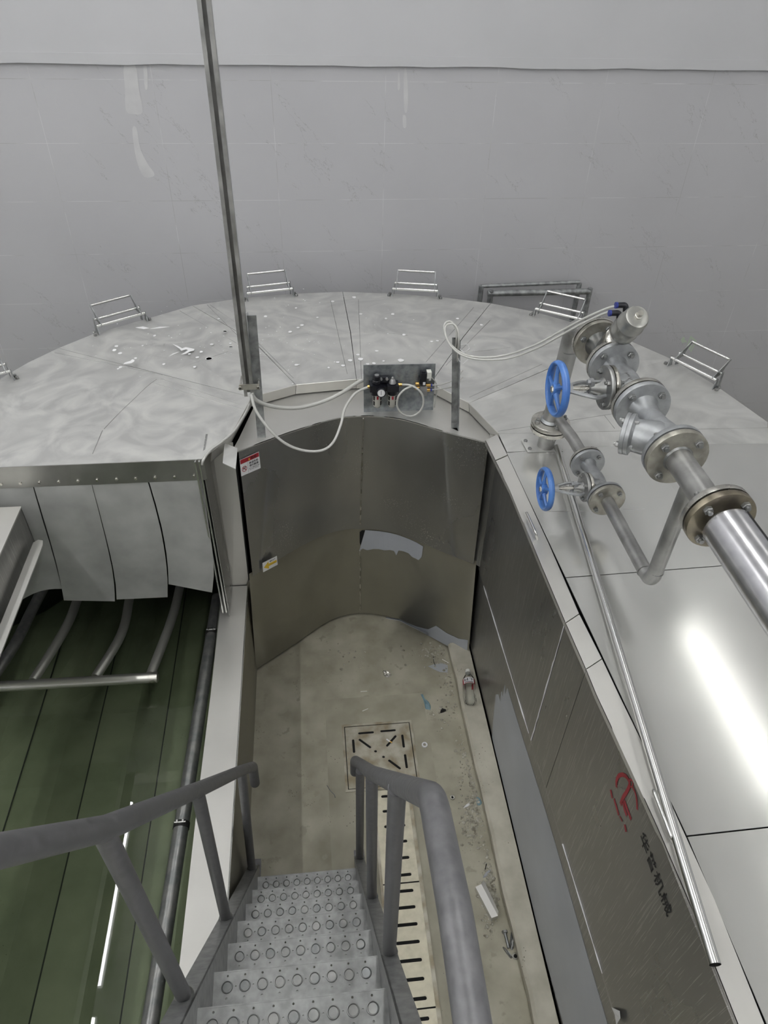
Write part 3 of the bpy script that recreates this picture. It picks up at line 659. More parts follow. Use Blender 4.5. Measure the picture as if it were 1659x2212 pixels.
# cap strips along the top of the trench's right wall
def cap_strip(lbl, outer_px, inner_px, handle=None):
    o = [z5(a, b)+Vector((0, 0, .004)) for a, b in outer_px]; i = [z5(a, b)+Vector((-.003, 0, .004)) for a, b in inner_px]
    t = thing('cap_strip', lbl, 'strip', (o[0]+o[-1])/2)
    obj('strip_sheet', MB().grid([o, i], 0, False, (0, 0, -.004)).grid([o, [p+Vector((.002, 0, -.022)) for p in o]], 0, False, (.002, 0, 0)), 'cap', t)
    if handle:
        pts = [z5(*handle[0]), z5(*handle[0])+Vector((-.012, 0, .035)), z5(*handle[1])+Vector((-.012, 0, .035)), z5(*handle[1])]
        obj('handle', MB().tube(fillet(pts, .015), .0045, 10), 'polish', t)
    return t
cap_strip('short bent cap piece at the far right corner of the trench', [(1048,953),(1069,996)], [(1075,940),(1097,984)])
cap_strip('long steel cap strip with a small bow handle beside the lower blue handwheel', [(1070,998),(1101,1060),(1160,1204),(1220,1347)], [(1098,986),(1128,1050),(1190,1184),(1252,1327)], ((1140,1120),(1161,1166)))
cap_strip('short cap strip between the two cross joints', [(1221,1349),(1264,1447)], [(1253,1329),(1301,1424)])
cap_strip('long near cap strip with a bow handle beside the loose tube', [(1265,1449),(1285,1499),(1359,1658),(1420,1793),(1501,1984),(1591,2212),(1660,2390)], [(1302,1426),(1337,1500),(1420,1670),(1482,1807),(1545,1945),(1652,2212),(1720,2390)], ((1412,1718),(1452,1822)))

# stencilled logo and lettering on the right wall
lg = MB()
XLg = XS-.0009
def stroke(pts, w, mb=lg):
    P = [U(1280+a/6.145, 1640+b/6.145, x=XLg) for a, b in pts]; P = spline(P, 5) if len(P) > 2 else P
    Lw = w if isinstance(w, (list, tuple)) else [w]*len(P); L1 = []; L2 = []
    for i, p in enumerate(P):
        t = (P[min(i+1, len(P)-1)]-P[max(0, i-1)]).normalized(); nrm = Vector((1, 0, 0)).cross(t).normalized(); ww = 1.35*Lw[min(len(Lw)-1, int(i*len(Lw)/len(P)))]
        L1.append(p+nrm*ww/2); L2.append(p-nrm*ww/2)
    mb.grid([L1, L2], 0, False, (-.0003, 0, 0))
stroke([(318,375),(318,290),(345,225),(390,205),(440,225),(475,275),(490,310)], .0085)
stroke([(490,300),(490,350),(455,430),(410,500),(370,600)], .009)
stroke([(500,265),(530,290),(535,330),(520,370),(500,350),(495,300),(500,265)], .004)
stroke([(535,380),(565,440),(585,540),(592,670)], .006)
stroke([(400,560),(430,680),(455,750)], .009); stroke([(420,550),(470,690),(512,800)], .009)
stroke([(240,405),(262,520)], .008); stroke([(285,525),(330,680),(348,745)], .008); stroke([(360,760),(395,825)], .004); stroke([(425,865),(445,965)], .008)
tag(obj('wall_logo', lg, 'redlogo'), 'red stencilled emblem on the steel wall right of the trench', 'logo')
ta, tb = U(1386,1801,x=XS-.0005), U(1447,1975,x=XS-.0005); th_ = Vector((0, 0, .024))
q = Quad(ta+th_, tb+th_, tb-th_, ta-th_)
tx = MB(); q.text(tx, '华普机械', 0, 0, 1, 1, .0004, 0, .012)
tag(obj('wall_lettering', tx, 'ink'), 'four black stencilled Chinese characters on the steel wall after the red emblem', 'lettering')

# ------------------------------------------------------------------ signs on the back panel
_pn = (upT[1]-upT[0]).cross(upB[0]-upT[0]).normalized()
def flank(px, py, off=.005):
    r = ray(px, py); t = (upT[0]-EYE).dot(_pn)/r.dot(_pn); return EYE + r*(t-off)
def sign(nm, lbl, px, bvh):
    c = [flank(a, b) for a, b in px]; q = Quad(*c); t = thing(nm, lbl, 'sign', q.p(.5, 0)); mb = MB(); mb.prism([q.p(0,1), q.p(1,1), q.p(1,0), q.p(0,0)], q.n*.0008)
    obj('sign_plate', mb, 'white', t); return q, t
q, t = sign('warning_sign', 'white and red hot-surface warning sign at the top left of the back panel', [(517.6,994),(559,975.6),(563,1010.8),(521,1029)], BU)
mb = MB(); q.poly(mb, [(.02,.73),(.98,.73),(.98,.98),(.02,.98)], .001); obj('red_banner', mb, 'red', t)
mb = MB(); q.text(mb, '危险', .55, .77, .86, .94, .0016, 0, .02); q.text(mb, '高温危险', .45, .52, .92, .66, .0012, 0, .02); q.text(mb, '请勿触摸', .45, .35, .92, .49, .0012, 0, .02)
q.text(mb, 'HIGH TEMPERATURE', .42, .24, .95, .30, .0012, 0, .01); q.text(mb, 'DO NOT TOUCH', .45, .15, .90, .21, .0012, 0, .01); q.poly(mb, [(.37,.05),(.375,.05),(.375,.70),(.37,.70)], .0012)
for s_ in ((.12,.38),(.16,.44),(.20,.38),(.23,.46)): q.poly(mb, [(s_[0],s_[1]-.05),(s_[0]+.025,s_[1]-.05),(s_[0]+.035,s_[1]+.06),(s_[0]+.01,s_[1]+.06)], .0012)
obj('sign_print', mb, 'ink', t)
mb = MB(); ring = [(.19+.13*math.cos(a*math.pi/12), .38+.17*math.sin(a*math.pi/12)) for a in range(24)]; ri = [(.19+.105*math.cos(a*math.pi/12), .38+.138*math.sin(a*math.pi/12)) for a in range(24)]
mb.add([q.p(*p, .0016) for p in ring]+[q.p(*p, .0016) for p in ri], [(i, (i+1) % 24, 24+(i+1) % 24, 24+i) for i in range(24)])
q.poly(mb, [(.09,.47),(.11,.50),(.29,.29),(.27,.26)], .0016); obj('prohibition_ring', mb, 'red', t)
mb = MB(); q.poly(mb, [(.42,.78),(.52,.78),(.47,.93)], .0016); obj('warning_triangle', mb, 'yellow', t)
q, t = sign('arrow_sign', 'white sign with a yellow arrow pointing left on the back panel', [(566.7,1216.3),(597.9,1200.7),(599.7,1219.7),(568.5,1236)], BU)
mb = MB(); q.poly(mb, [(.06,.45),(.40,.88),(.40,.62),(.95,.62),(.95,.35),(.40,.35),(.40,.08)], .0012); obj('arrow', mb, 'yellow', t)
mb = MB(); q.text(mb, '循环水管', .48, .72, .88, .88, .0016, 0, .02); q.text(mb, 'ID: water', .52, .44, .84, .52, .002); obj('sign_print', mb, 'ink', t)

# ------------------------------------------------------------------ posts, pole, control board
def angle_post(lbl, base, top, w, th=.004, flip=1):
    d = (top-base); ux = Vector((1, 0, 0)); uy = Vector((0, 1, 0)); mb = MB()
    s = [base, base+ux*w, base+ux*w+uy*th, base+ux*th+uy*th, base+ux*th+uy*w*.8, base+uy*w*.8]
    if flip < 0: s = [base+ux*w, base, base+uy*th, base+ux*(w-th)+uy*th, base+ux*(w-th)-uy*w*.8, base+ux*w-uy*w*.8]
    mb.prism(s, d); return tag(obj('angle_post', mb, 'galv'), lbl, 'post')
b0 = U(556, 946, z=1.44); angle_post('galvanised angle post clamped to the tall strut pole', b0, U(533, 682, y=b0.y), .036, flip=1)
b1 = U(975, 925, z=1.44); angle_post('shorter angle post right of the control board with hose tied to its top', b1, U(977, 730, y=b1.y), .030, flip=-1)
tie = MB()
for zz in (1.84, 1.79): tie.tube([Vector((b1.x-.003, b1.y-.03, zz)), Vector((b1.x+.014, b1.y-.034, zz-.012)), Vector((b1.x+.034, b1.y-.03, zz+.004)), Vector((b1.x+.034, b1.y+.008, zz+.004)), Vector((b1.x-.003, b1.y+.008, zz)), Vector((b1.x-.003, b1.y-.03, zz))], .0018, 6)
tag(obj('cable_tie', tie, 'white'), 'white cable tie around the top of the shorter angle post', 'tie')
sp = thing('strut_pole', 'tall slotted steel strut pole rising in front of the tiled wall', 'pole', Vector((-.285, 2.545, 1.44)))
x0 = U(539, 850, y=2.545).x; zb = U(539, 850, y=2.545).z; hw = .0195
obj('strut', MB().box((x0-hw, 2.555, zb), (x0+hw, 2.558, CEIL)).box((x0-hw, 2.525, zb), (x0-hw+.003, 2.558, CEIL)).box((x0+hw-.003, 2.525, zb), (x0+hw, 2.558, CEIL))
    .box((x0-hw, 2.522, zb), (x0-hw+.013, 2.525, CEIL)).box((x0+hw-.013, 2.522, zb), (x0+hw, 2.525, CEIL)), 'pipe', sp)
zc = U(540, 828, y=2.545).z
obj('pipe_clamp', MB().box((x0-.034, 2.515, zc-.012), (x0+.045, 2.519, zc+.012)).cyl((x0-.03, 2.505, zc), (x0-.03, 2.60, zc), .004, 8).cyl((x0+.04, 2.505, zc), (x0+.04, 2.60, zc), .004, 8)
    .lathe([(0,.008),(.007,.008)], (x0-.03,2.512,zc), (0,-1,0), 6, 0, False).lathe([(0,.008),(.007,.008)], (x0+.04,2.512,zc), (0,-1,0), 6, 0, False), 'flange', sp)
YP = 2.748
bd_px = [(785,789),(941,786),(935,893),(786,896)]
bt = [U(a, b, y=YP) for a, b in bd_px]; 
bd = MB(); bd.prism(bt, (0, .003, 0)); zmin = min(p.z for p in bt)
bd.box((bt[3].x+.02, YP+.003, 1.441), (bt[3].x+.05, YP+.05, 1.444)).box((bt[2].x-.05, YP+.003, 1.441), (bt[2].x-.02, YP+.05, 1.444)).box((bt[3].x+.02, YP+.001, 1.441), (bt[3].x+.05, YP+.004, bt[3].z+.03)).box((bt[2].x-.05, YP+.001, 1.441), (bt[2].x-.02, YP+.004, bt[2].z+.03))
tag(obj('control_board', bd, 'plate'), 'mottled galvanised mounting board carrying the air filter and solenoid valve', 'board')
def Q(px, py, y=YP-.03): return U(px, py, y=y)
fr = thing('air_filter_unit', 'black air filter and lubricator pair with a round gauge on the board', 'filter', Q(829, 880))
mb = MB()
for a in (811, 848):
    c = Q(a, 835); mb.box(c+Vector((-.026, -.022, -.016)), c+Vector((.026, .028, .014))); mb.lathe([(0,.024),(.02,.021)], c+Vector((0, 0, -.016)), (0, 0, -1), 20)
c = Q(829, 838); mb.box(c+Vector((-.02, -.012, -.01)), c+Vector((.02, .028, .012)))
obj('filter_body', mb, 'black', fr)
c = Q(813.6, 826); obj('pressure_knob', MB().lathe([(0,.019),(.012,.019),(.014,.0165),(.034,.0165),(.036,.010)], c, (0, 0, 1), 20), 'black', fr)
obj('adjusting_cap', MB().lathe([(0,.010),(.001,.010)], c+Vector((0,0,.0362)), (0,0,1), 16), 'alu', fr)
c = Q(848, 827); obj('sight_dome', MB().lathe([(0,.016),(.008,.014),(.016,.010),(.02,.006),(.026,.006),(.03,.003)], c, (0, 0, 1), 18), 'alu', fr)
c = Q(829, 820, YP-.02); obj('mounting_bracket', MB().box(c+Vector((-.022, -.006, -.012)), c+Vector((.022, .018, .012))).cyl(c+Vector((-.013, -.014, .008)), c+Vector((-.013, -.004, .008)), .006, 12, 1).cyl(c+Vector((.013, -.014, .008)), c+Vector((.013, -.004, .008)), .006, 12, 1), ['black', 'alu'], fr)
for a in (815, 847.5):
    c = Q(a, 849)
    bo = obj('filter_bowl', MB().lathe([(0,.0195),(.055,.0195),(.066,.016),(.072,.009),(.073,.004)], c, (0, 0, -1), 22), 'bowl', fr)
    sl_ = MB()
    for ang in (-140, -40):
        for zz in (-.012, -.038):
            d = Vector((math.cos(math.radians(ang)), math.sin(math.radians(ang)), 0)); u = Vector((-d.y, d.x, 0)); cc = c+d*.0195+Vector((0, 0, zz-.006)); sl_.obox(cc, u, Vector((0,0,1)), d, .0045, .010, .0008)
    obj('bowl_slot', sl_, 'ink', bo)
    obj('level_mark', MB().obox(c+Vector((0, -.0197, -.014)), (1,0,0), (0,0,1), (0,1,0), .004, .008, .0008), 'red', bo)
c = Q(823, 846, YP-.065); dv = (EYE-c).normalized()*.35+Vector((0,-1,0)); dv.normalize()
ga = obj('pressure_gauge', MB().lathe([(-.02,.012),(0,.019),(.012,.0205),(.016,.0205),(.017,.018)], c, dv, 26), 'black', fr)
obj('gauge_dial', MB().lathe([(.0168,.0165),(.0172,.0165)], c, dv, 26), 'white', ga)
u = dv.cross(Vector((0,0,1))).normalized(); w = u.cross(dv)
nb = MB().obox(c+dv*.0176+w*.001, u, w, dv, .0009, .010, .0003)
for k in range(9):
    a = math.radians(-30+k*30); nb.obox(c+dv*.0176+(u*math.cos(a)+w*math.sin(a))*.0135, (u*math.cos(a)+w*math.sin(a)), dv, (u*-math.sin(a)+w*math.cos(a)), .0015, .0003, .0004)
obj('gauge_needle', nb, 'ink', ga)
mb = MB(); c = Q(799.5, 835); mb.cyl(c+Vector((-.012,0,0)), c+Vector((.006,0,0)), .008, 14, 0); c = Q(862, 831); mb.cyl(c+Vector((-.004,0,0)), c+Vector((.012,0,0)), .008, 14, 0); obj('hose_fitting', mb, 'brass', fr)
so = thing('solenoid_valve', 'small solenoid valve with black coil and brass fittings on the board', 'valve', Q(914, 855))
c = Q(914, 842); obj('valve_body', MB().box(c+Vector((-.016, -.012, -.026)), c+Vector((.016, .026, .022))), 'alu', so)
c = Q(913.5, 822); obj('pilot_block', MB().box(c+Vector((-.017, -.012, -.012)), c+Vector((.014, .022, .012))), 'black', so)
c = Q(915, 809); obj('coil', MB().box(c+Vector((-.013, -.016, -.016)), c+Vector((.012, .018, .012))).cyl(c+Vector((-.001,0,.012)), c+Vector((-.001,0,.018)), .009, 16), 'black', so)
c = Q(926.5, 808); obj('plug_connector', MB().box(c+Vector((-.010, -.012, -.016)), c+Vector((.010, .016, .014))).cyl(c+Vector((.004,0,-.016)), c+Vector((.006,0,-.03)), .006, 12), 'whiteplastic', so)
mb = MB(); c = Q(916, 828, YP-.045); obj('rating_label', MB().box(c+Vector((-.005,-.0005,-.008)), c+Vector((.006,0,.006))), 'white', so)
mb = MB()
for a, b in ((902,829),(901,838),(925,832),(924,842)): c = Q(a, b); mb.cyl(c+Vector((-.010,0,0)), c+Vector((.010,0,0)), .0085, 14)
obj('brass_fitting', mb, 'brass', so)
mb = MB()
for a, b in ((930.5,832),(930,842)): c = Q(a, b); mb.cyl(c+Vector((-.004,0,0)), c+Vector((.006,0,0)), .0075, 14)
obj('hose_collar', mb, 'blueplastic', so)
# hoses
def hose(lbl, pts, r, m='hose_white', nm='air_hose', k=8):
    mb = MB().tube(spline([U(a, b, y=y) for a, b, y in pts], k), r, 10); return tag(obj(nm, mb, m), lbl, 'hose')
yq = YP-.03
hose('clear hose sagging in front of the back panel up to the air filter', [(543,852,2.50),(552,885,2.47),(580,925,2.44),(615,957,2.43),(655,973,2.44),(695,973,2.46),(720,955,2.50),(736,918,2.56),(745,882,2.62),(765,852,2.68),(785,840,2.71),(799,836,yq)], .0058)
hose('bundle of pale hoses sagging from the strut pole to the board corner', [(543,850,2.52),(556,866,2.53),(590,878,2.56),(640,881,2.60),(690,870,2.65),(735,850,2.70),(770,828,2.76),(786,820,2.78)], .0085)
_tp = [(543,852),(541,866),(534,885),(524,903),(505,932),(478,955),(455,972),(440,992)]
tag(obj('air_hose', MB().tube(spline([U(543,850,y=2.53)]+[U(a, b, z=1.508) for a, b in _tp[1:]]+[U(437,1003,y=YF-.012)], 8), .0055, 10), 'hose_white'), 'flattened pale tape running down the left cover edge', 'hose')
hose('clear hose looped in a ring on the control board', [(864,831,yq),(885,832,yq-.01),(904,842,yq-.03),(914,858,yq-.035),(913,878,yq-.035),(902,893,yq-.035),(886,899,yq-.035),(868,893,yq-.035),(858,878,yq-.035),(860,858,yq-.035),(872,843,yq-.03),(888,835,yq-.015),(896,833,yq)], .0048)
hose('thin hose leaving the upper solenoid fitting behind the angle post', [(932,832,yq),(955,830,2.74),(980,820,2.74),(1000,800,2.74)], .003)
hose('thin hose leaving the lower solenoid fitting behind the angle post', [(932,842,yq),(960,839,2.74),(985,832,2.74),(1000,815,2.74)], .003)
hose('grey cable curling down from the solenoid plug', [(930,814,yq),(940,824,2.73),(944,840,2.74),(941,860,2.745),(938,880,2.745)], .003)
H1 = [(983,812,2.64),(984,760,2.60),(986,735,2.575),(985,712,2.58),(975,695,2.60),(962,698,2.60),(960,716,2.58),(972,742,2.54),(1000,764,2.50),(1045,772,2.45),(1100,765,2.40),(1160,743,2.33),(1210,716,2.27),(1262,688,2.20),(1312,666,2.14),(1339,660,2.11)]
hose('clear hose looped over the angle post, upper one to the actuator', H1, .0042)
hose('clear hose looped over the angle post, lower one to the actuator', [(a-(-5 if i < 5 else -2), b+5+(i > 9)*3, y-.015) for i, (a, b, y) in enumerate(H1[:-2])]+[(1306,677,2.12),(1325,674,2.09)], .0042)

# ------------------------------------------------------------------ pipework
XP, ZP = .998, 2.048
def flange_pair(t, c, d, r, gap=.006, th=.017, mats=('flange', 'flange'), bolts=True, bore=.03, a0=.6, nut=True, nb=4):
    c = Vector(c); d = Vector(d).normalized(); u = d.orthogonal().normalized() if abs(d.z) > .9 else d.cross(Vector((0,0,1))).normalized(); w = d.cross(u)
    for s_, mm in zip((-1, 1), mats):
        o = c + d*s_*gap/2
        obj('flange', MB().lathe([(0, r), (th*.9, r), (th, r*.985), (th+.0015, r*.6)], o, d*s_, 40), mm, t)
    obj('gasket', MB().lathe([(-gap/2, r*.86), (gap/2, r*.86)], c, d, 32), 'gasket', t)
    if bolts:
        for k in range(nb):
            a = a0 + 2*math.pi*k/nb; e = (u*math.cos(a)+w*math.sin(a))*r*.76; mb = MB()
            hexa(mb, c+e-d*(th+gap/2), -d, r*.135, r*.13); hexa(mb, c+e+d*(th+gap/2), d, r*.135, r*.13)
            mb.cyl(c+e-d*(th+gap/2+r*.22), c+e+d*(th+gap/2+r*.24), r*.075, 10)
            obj('flange_bolt', mb, 'cast_dark', t)
def handwheel(t, c, d, R_, rt, spoke=5):
    c = Vector(c); d = Vector(d).normalized(); u = Vector((0,0,1)); w = d.cross(u)
    P = [c+(u*math.cos(2*math.pi*k/36)+w*math.sin(2*math.pi*k/36))*R_ for k in range(36)]
    mb = MB(); n = 12; rows = []
    for k in range(37):
        a = 2*math.pi*k/36; e = (u*math.cos(a)+w*math.sin(a)); rows.append([c+e*(R_+rt*.75*math.cos(2*math.pi*j/n))+d*rt*1.15*math.sin(2*math.pi*j/n) for j in range(n+1)])
    mb.grid(rows, 0, True)
    for k in range(spoke):
        a = 2*math.pi*k/spoke+.3; e = (u*math.cos(a)+w*math.sin(a)); f = d.cross(e)
        a_ = c+d*.006+e*.016; b_ = c+e*(R_-rt*.3)
        mb.tube([a_, a_.lerp(b_, .5)+d*.002, b_], [rt*.85, rt*.6, rt*.7], 8)
    mb.lathe([(-.004,.02),(.016,.018)], c, d, 16)
    return obj('handwheel', mb, 'blue', t)
# riser
rx = Vector((.947, 2.344, 1.5))
ri_ = thing('riser_pipe', 'thick vertical steel riser pipe bending over toward the valves', 'pipe', rx)
obj('pipe_run', MB().tube(fillet([rx+Vector((0,0,-.02)), rx+Vector((.006,0,.30)), Vector((.963, 2.344, ZP)), Vector((XP-.004, 2.225, ZP))], .095, 10), .0345, 26), 'pipe', ri_)
obj('weld_ring', MB().lathe([(-.002,.0355),(.002,.0355)], Vector((.960,2.344,ZP-.105)), (0,0,1), 24), 'cast_dark', ri_)
obj('weld_ring', MB().lathe([(0,.044),(.004,.042),(.010,.0365)], Vector((.949,2.344,1.631)), (0,0,1), 24), 'cast', ri_)
flange_pair(ri_, (.949, 2.344, 1.607), (0, 0, 1), .078, bolts=True, a0=.9)
pb = [U(1126,952,z=ZC+.002), U(1200,944,z=ZC+.002), U(1216,975,z=ZC+.002), U(1140,978,z=ZC+.002)]
obj('base_plate', MB().prism(pb, (0, 0, .003)), 'cover', ri_)
for a, b in ((1135,953),(1144,970),(1196,966)):
    mb = MB(); hexa(mb, U(a, b, z=ZC+.005), (0,0,1), .008, .007); obj('plate_screw', mb, 'cast_dark', ri_)
# angle-seat valve with pneumatic actuator
av = thing('actuated_valve', 'flanged angle valve with tilted silver air actuator, topmost in the pipe run', 'valve', (XP, 2.13, ZP-.08))
fl = lambda a, b: U(a, b, z=ZP).y
flange_pair(av, (XP, 2.205, ZP), (0, 1, 0), .083, mats=('flange_face', 'flange'), a0=.35)
ax = Vector((0.02, -.62, .78)).normalized(); vb = Vector((XP, 2.13, ZP))
obj('valve_body', MB().tube([(XP, 2.19, ZP), (XP, 2.16, ZP), (XP, 2.13, ZP), (XP, 2.10, ZP), (XP, 2.07, ZP)], [.050,.036,.040,.036,.048], 24).tube([vb-ax*.01, vb+ax*.05, vb+ax*.10], [.034,.036,.037], 24), 'cast_dark', av)
a1 = vb+ax*.075
obj('bonnet_collar', MB().lathe([(0,.0375),(.004,.039),(.035,.039),(.04,.030),(.055,.022),(.075,.022)], a1, ax, 28), 'flange', av)
a2 = vb+ax*.145
obj('actuator', MB().lathe([(0,.026),(.004,.038),(.010,.0435),(.028,.0445),(.032,.042),(.062,.042),(.066,.0445),(.070,.0445),(.074,.0415),(.108,.040),(.116,.036),(.118,.030)], a2, ax, 36), 'actu', av)
mb = MB(); hexa(mb, a2+ax*.118, ax, .012, .008); mb.cyl(a2+ax*.124, a2+ax*.142, .009, 16); obj('indicator_plug', mb, 'flange', av)
for px, py, yy, nn_ in ((1352,659,2.11,0),(1338,676,2.09,1)):
    e = U(px, py, y=yy); tgt = a2+ax*(.075+.0*nn_)
    mb = MB().tube(fillet([e+Vector((-.028,.004,-.002)), e, e+Vector((.004,-.006,-.03))], .01), .0095, 12); fo = obj('elbow_fitting', mb, 'black', av)
    obj('release_collar', MB().cyl(e+Vector((-.034,.004,-.002)), e+Vector((-.027,.004,-.002)), .0105, 14), 'blueplastic', fo)
# big globe valve
def globe(t, x, z, yA, yB, r, rp, wheel_x, Rw, yc, dn):
    fl_t = .016 if r > .07 else .013
    L = yA-yB
    yy = [yA, yA-L*.10, yA-L*.25, yA-L*.42, yc, yc-L*.12, yB+L*.25, yB+L*.10, yB]
    yy = sorted(set(yy), reverse=True)
    def rad(y):
        f = (yA-y)/L
        return rp*(1.35-.45*min(1, f/.16)) if f < .16 else (rp*(.95+.30*math.sin(math.pi*(f-.16)/.68)) if f < .84 else rp*(.95+.4*(f-.84)/.16))
    ys2 = [yA-L*k/16 for k in range(17)]
    vbod = MB().tube([(x, y, z) for y in ys2], [rad(y) for y in ys2], 24)
    vbod.tube([(x+rp*.3, yc, z), (x-rp*.5, yc, z), (x-r*.55, yc, z), (x-r*.70, yc, z)], [rp*1.1, rp*1.22, rp*1.12, rp*1.25], 24)
    vo = obj('valve_body', vbod, 'cast', t)
    vs, fs = text_pts(dn, .01); Rt = rp*1.255; mt = MB()
    mt.add([(x-Rt*math.sin(.15+.75*v), yc-.01+L*.22*u-L*.11, z+Rt*math.cos(.15+.75*v)) for u, v in vs], fs); obj('cast_marking', mt, 'cast_dark', vo)
    # bonnet flange, axis -x
    xb = x-r*.80
    flange_pair(t, (xb, yc, z), (1, 0, 0), r*.83, gap=.003, th=fl_t*.8, mats=('cast_dark', 'flange'), a0=.78)
    bon = MB().lathe([(0, rp*.95), (.02*r/.085, rp*.6), (.045*r/.085, rp*.42)], (xb-.014, yc, z), (-1, 0, 0), 20)
    obj('bonnet', bon, 'cast_dark', t)
    xg = xb-.055*r/.085
    # gland with two studs and yoke
    gl = MB().obox((xg, yc, z), (1,0,0), (0,1,0), (0,0,1), .006, r*.14, r*.34)
    for s_ in (-1, 1): gl.cyl((xg-.012, yc, z+s_*r*.27), (xg+.035*r/.085, yc, z+s_*r*.27), r*.06, 10); hexa(gl, (xg-.006, yc, z+s_*r*.27), (-1,0,0), r*.10, .010)
    obj('gland', gl, 'cast', t)
    xy = wheel_x+.032
    yk = MB()
    for s_ in (-1, 1):
        yk.tube(spline([(xb-.012, yc+s_*r*.40, z-r*.1), (xg+.01, yc+s_*r*.52, z-r*.1), (xg-.02, yc+s_*r*.48, z-r*.05), (xy, yc+s_*r*.14, z)], 5), r*.085, 8)
    yk.lathe([(-.008, r*.2), (.014, r*.2)], (xy, yc, z), (1, 0, 0), 16)
    obj('yoke', yk, 'cast', t)
    st = MB(); xs0 = wheel_x-.01; 
    pr = []
    nth = 22
    for k in range(nth+1): pr.append((xs0+(xg-xs0)*k/nth, r*.10 if k % 2 else r*.085))
    st.lathe([(a-xs0, b) for a, b in pr], (xs0, yc, z), (1, 0, 0), 14)
    obj('stem', st, 'flange', t)
    handwheel(t, (wheel_x, yc, z), (-1, 0, 0), Rw, Rw*.135)
    mb = MB(); hexa(mb, (wheel_x-.006, yc, z), (-1,0,0), Rw*.14, .014); mb.lathe([(0,Rw*.2),(.004,Rw*.2)], (wheel_x-.004,yc,z), (-1,0,0), 16); obj('wheel_nut', mb, 'flange', t)
    return vo
gv = thing('globe_valve', 'larger silver globe valve with blue handwheel, upper of the two', 'valve', (XP, 1.9, ZP-.09))
flange_pair(gv, (XP, 2.040, ZP), (0, 1, 0), .084, mats=('cast', 'flange'), a0=.75)
globe(gv, XP, ZP, 2.03, 1.80, .085, .036, .766, .082, 1.895, 'DN50')
ys_ = thing('y_strainer', 'silver Y strainer with round blind cap between two flange pairs', 'strainer', (XP, 1.65, ZP-.09))
flange_pair(ys_, (XP, 1.785, ZP), (0, 1, 0), .086, mats=('cast', 'flange'), a0=.75)
sd = Vector((-.80, .55, -.10)).normalized(); sb0 = Vector((XP+.012, 1.585, ZP))
obj('strainer_body', MB().tube([(XP, 1.77, ZP), (XP, 1.745, ZP), (XP, 1.71, ZP), (XP, 1.66, ZP), (XP, 1.60, ZP), (XP, 1.56, ZP), (XP, 1.535, ZP)], [.052,.036,.035,.040,.052,.048,.056], 26)
    .tube([sb0-sd*.03, sb0, sb0+sd*.04, sb0+sd*.075, sb0+sd*.10, sb0+sd*.108], [.03,.050,.054,.052,.049,.058], 28), 'cast', ys_)
sc_ = sb0+sd*.108
obj('blind_cap', MB().lathe([(0,.062),(.010,.062),(.0105,.060),(.0125,.060),(.013,.062),(.024,.062),(.026,.055)], sc_, sd, 34), 'cast', ys_)
u = sd.orthogonal().normalized(); w = sd.cross(u)
for k in range(4):
    a = .5+k*math.pi/2; e = (u*math.cos(a)+w*math.sin(a))*.050; mb = MB(); hexa(mb, sc_+e+sd*.026, sd, .009, .008); mb.cyl(sc_+e-sd*.014, sc_+e+sd*.04, .005, 8); obj('cap_bolt', mb, 'cast_dark', ys_)
spn = thing('pipe_spool', 'bare steel pipe length between the strainer and the heat-tinted flange', 'pipe', (XP, 1.4, ZP-.09))
flange_pair(spn, (XP, 1.527, ZP), (0, 1, 0), .088, mats=('flange_face', 'cast'), a0=.70)
obj('pipe_run', MB().tube([(XP, 1.515, ZP), (XP, 1.29, ZP)], .0365, 28), 'pipe', spn)
obj('weld_ring', MB().lathe([(0,.045),(.004,.043),(.010,.038)], (XP,1.5105,ZP), (0,-1,0), 24), 'cast_dark', spn)
ip = thing('clad_pipe', 'shiny foil-clad insulated pipe leaving at the right edge', 'pipe', (XP, .8, ZP-.09))
flange_pair(ip, (XP, 1.262, ZP), (0, 1, 0), .088, mats=('rust', 'flange'), a0=.70)
obj('pipe_stub', MB().tube([(XP, 1.25, ZP), (XP, 1.20, ZP)], .037, 20), 'pipe', ip)
M['clad'] = mat('droplet_foil_cladding', (.80,.80,.81), (.86,.86,.87), metal=.9, rough=.24, scale=30, detail=1, spots=(160, .20, (.55,.55,.56), 6, .50))
obj('cladding', MB().lathe([(0,.046),(.002,.060),(.40,.060),(.401,.0625),(.425,.0625),(.426,.060),(1.6,.060)], (XP+.004, 1.222, ZP), (.0, -1, 0), 44), 'clad', ip)
obj('cladding_seam', MB().box((XP+.034, -.3, ZP+.050), (XP+.037, 1.215, ZP+.0535)), 'gasket', ip)
# bypass line
XB, ZB = 1.0, 1.637
b1_ = thing('bypass_pipe', 'thin steel pipe from the riser foot to the small valve', 'pipe', (XB, 2.2, ZB-.03))
obj('pipe_run', MB().tube([(.962, 2.36, ZB+.012), (XB-.006, 2.20, ZB), (XB, 2.055, ZB)], .0225, 20), 'pipe', b1_)
g2 = thing('globe_valve', 'smaller silver globe valve with blue handwheel, lower of the two', 'valve', (XB, 1.95, ZB-.065))
flange_pair(g2, (XB, 2.045, ZB), (0, 1, 0), .063, th=.012, mats=('cast', 'flange'), a0=.75)
globe(g2, XB, ZB, 2.035, 1.845, .063, .024, .800, .072, 1.900, 'DN40')
b2_ = thing('bypass_elbow', 'V-shaped thin steel pipe with elbow rising to the big pipe', 'pipe', (XB, 1.6, ZB-.03))
flange_pair(b2_, (XB, 1.832, ZB), (0, 1, 0), .064, th=.012, mats=('flange_face', 'cast'), a0=.8)
obj('pipe_run', MB().tube(fillet([(XB, 1.82, ZB), (XB+.002, 1.425, ZB), (XB+.005, 1.425, ZP-.03)], .040, 8), .0225, 20), 'pipe', b2_)
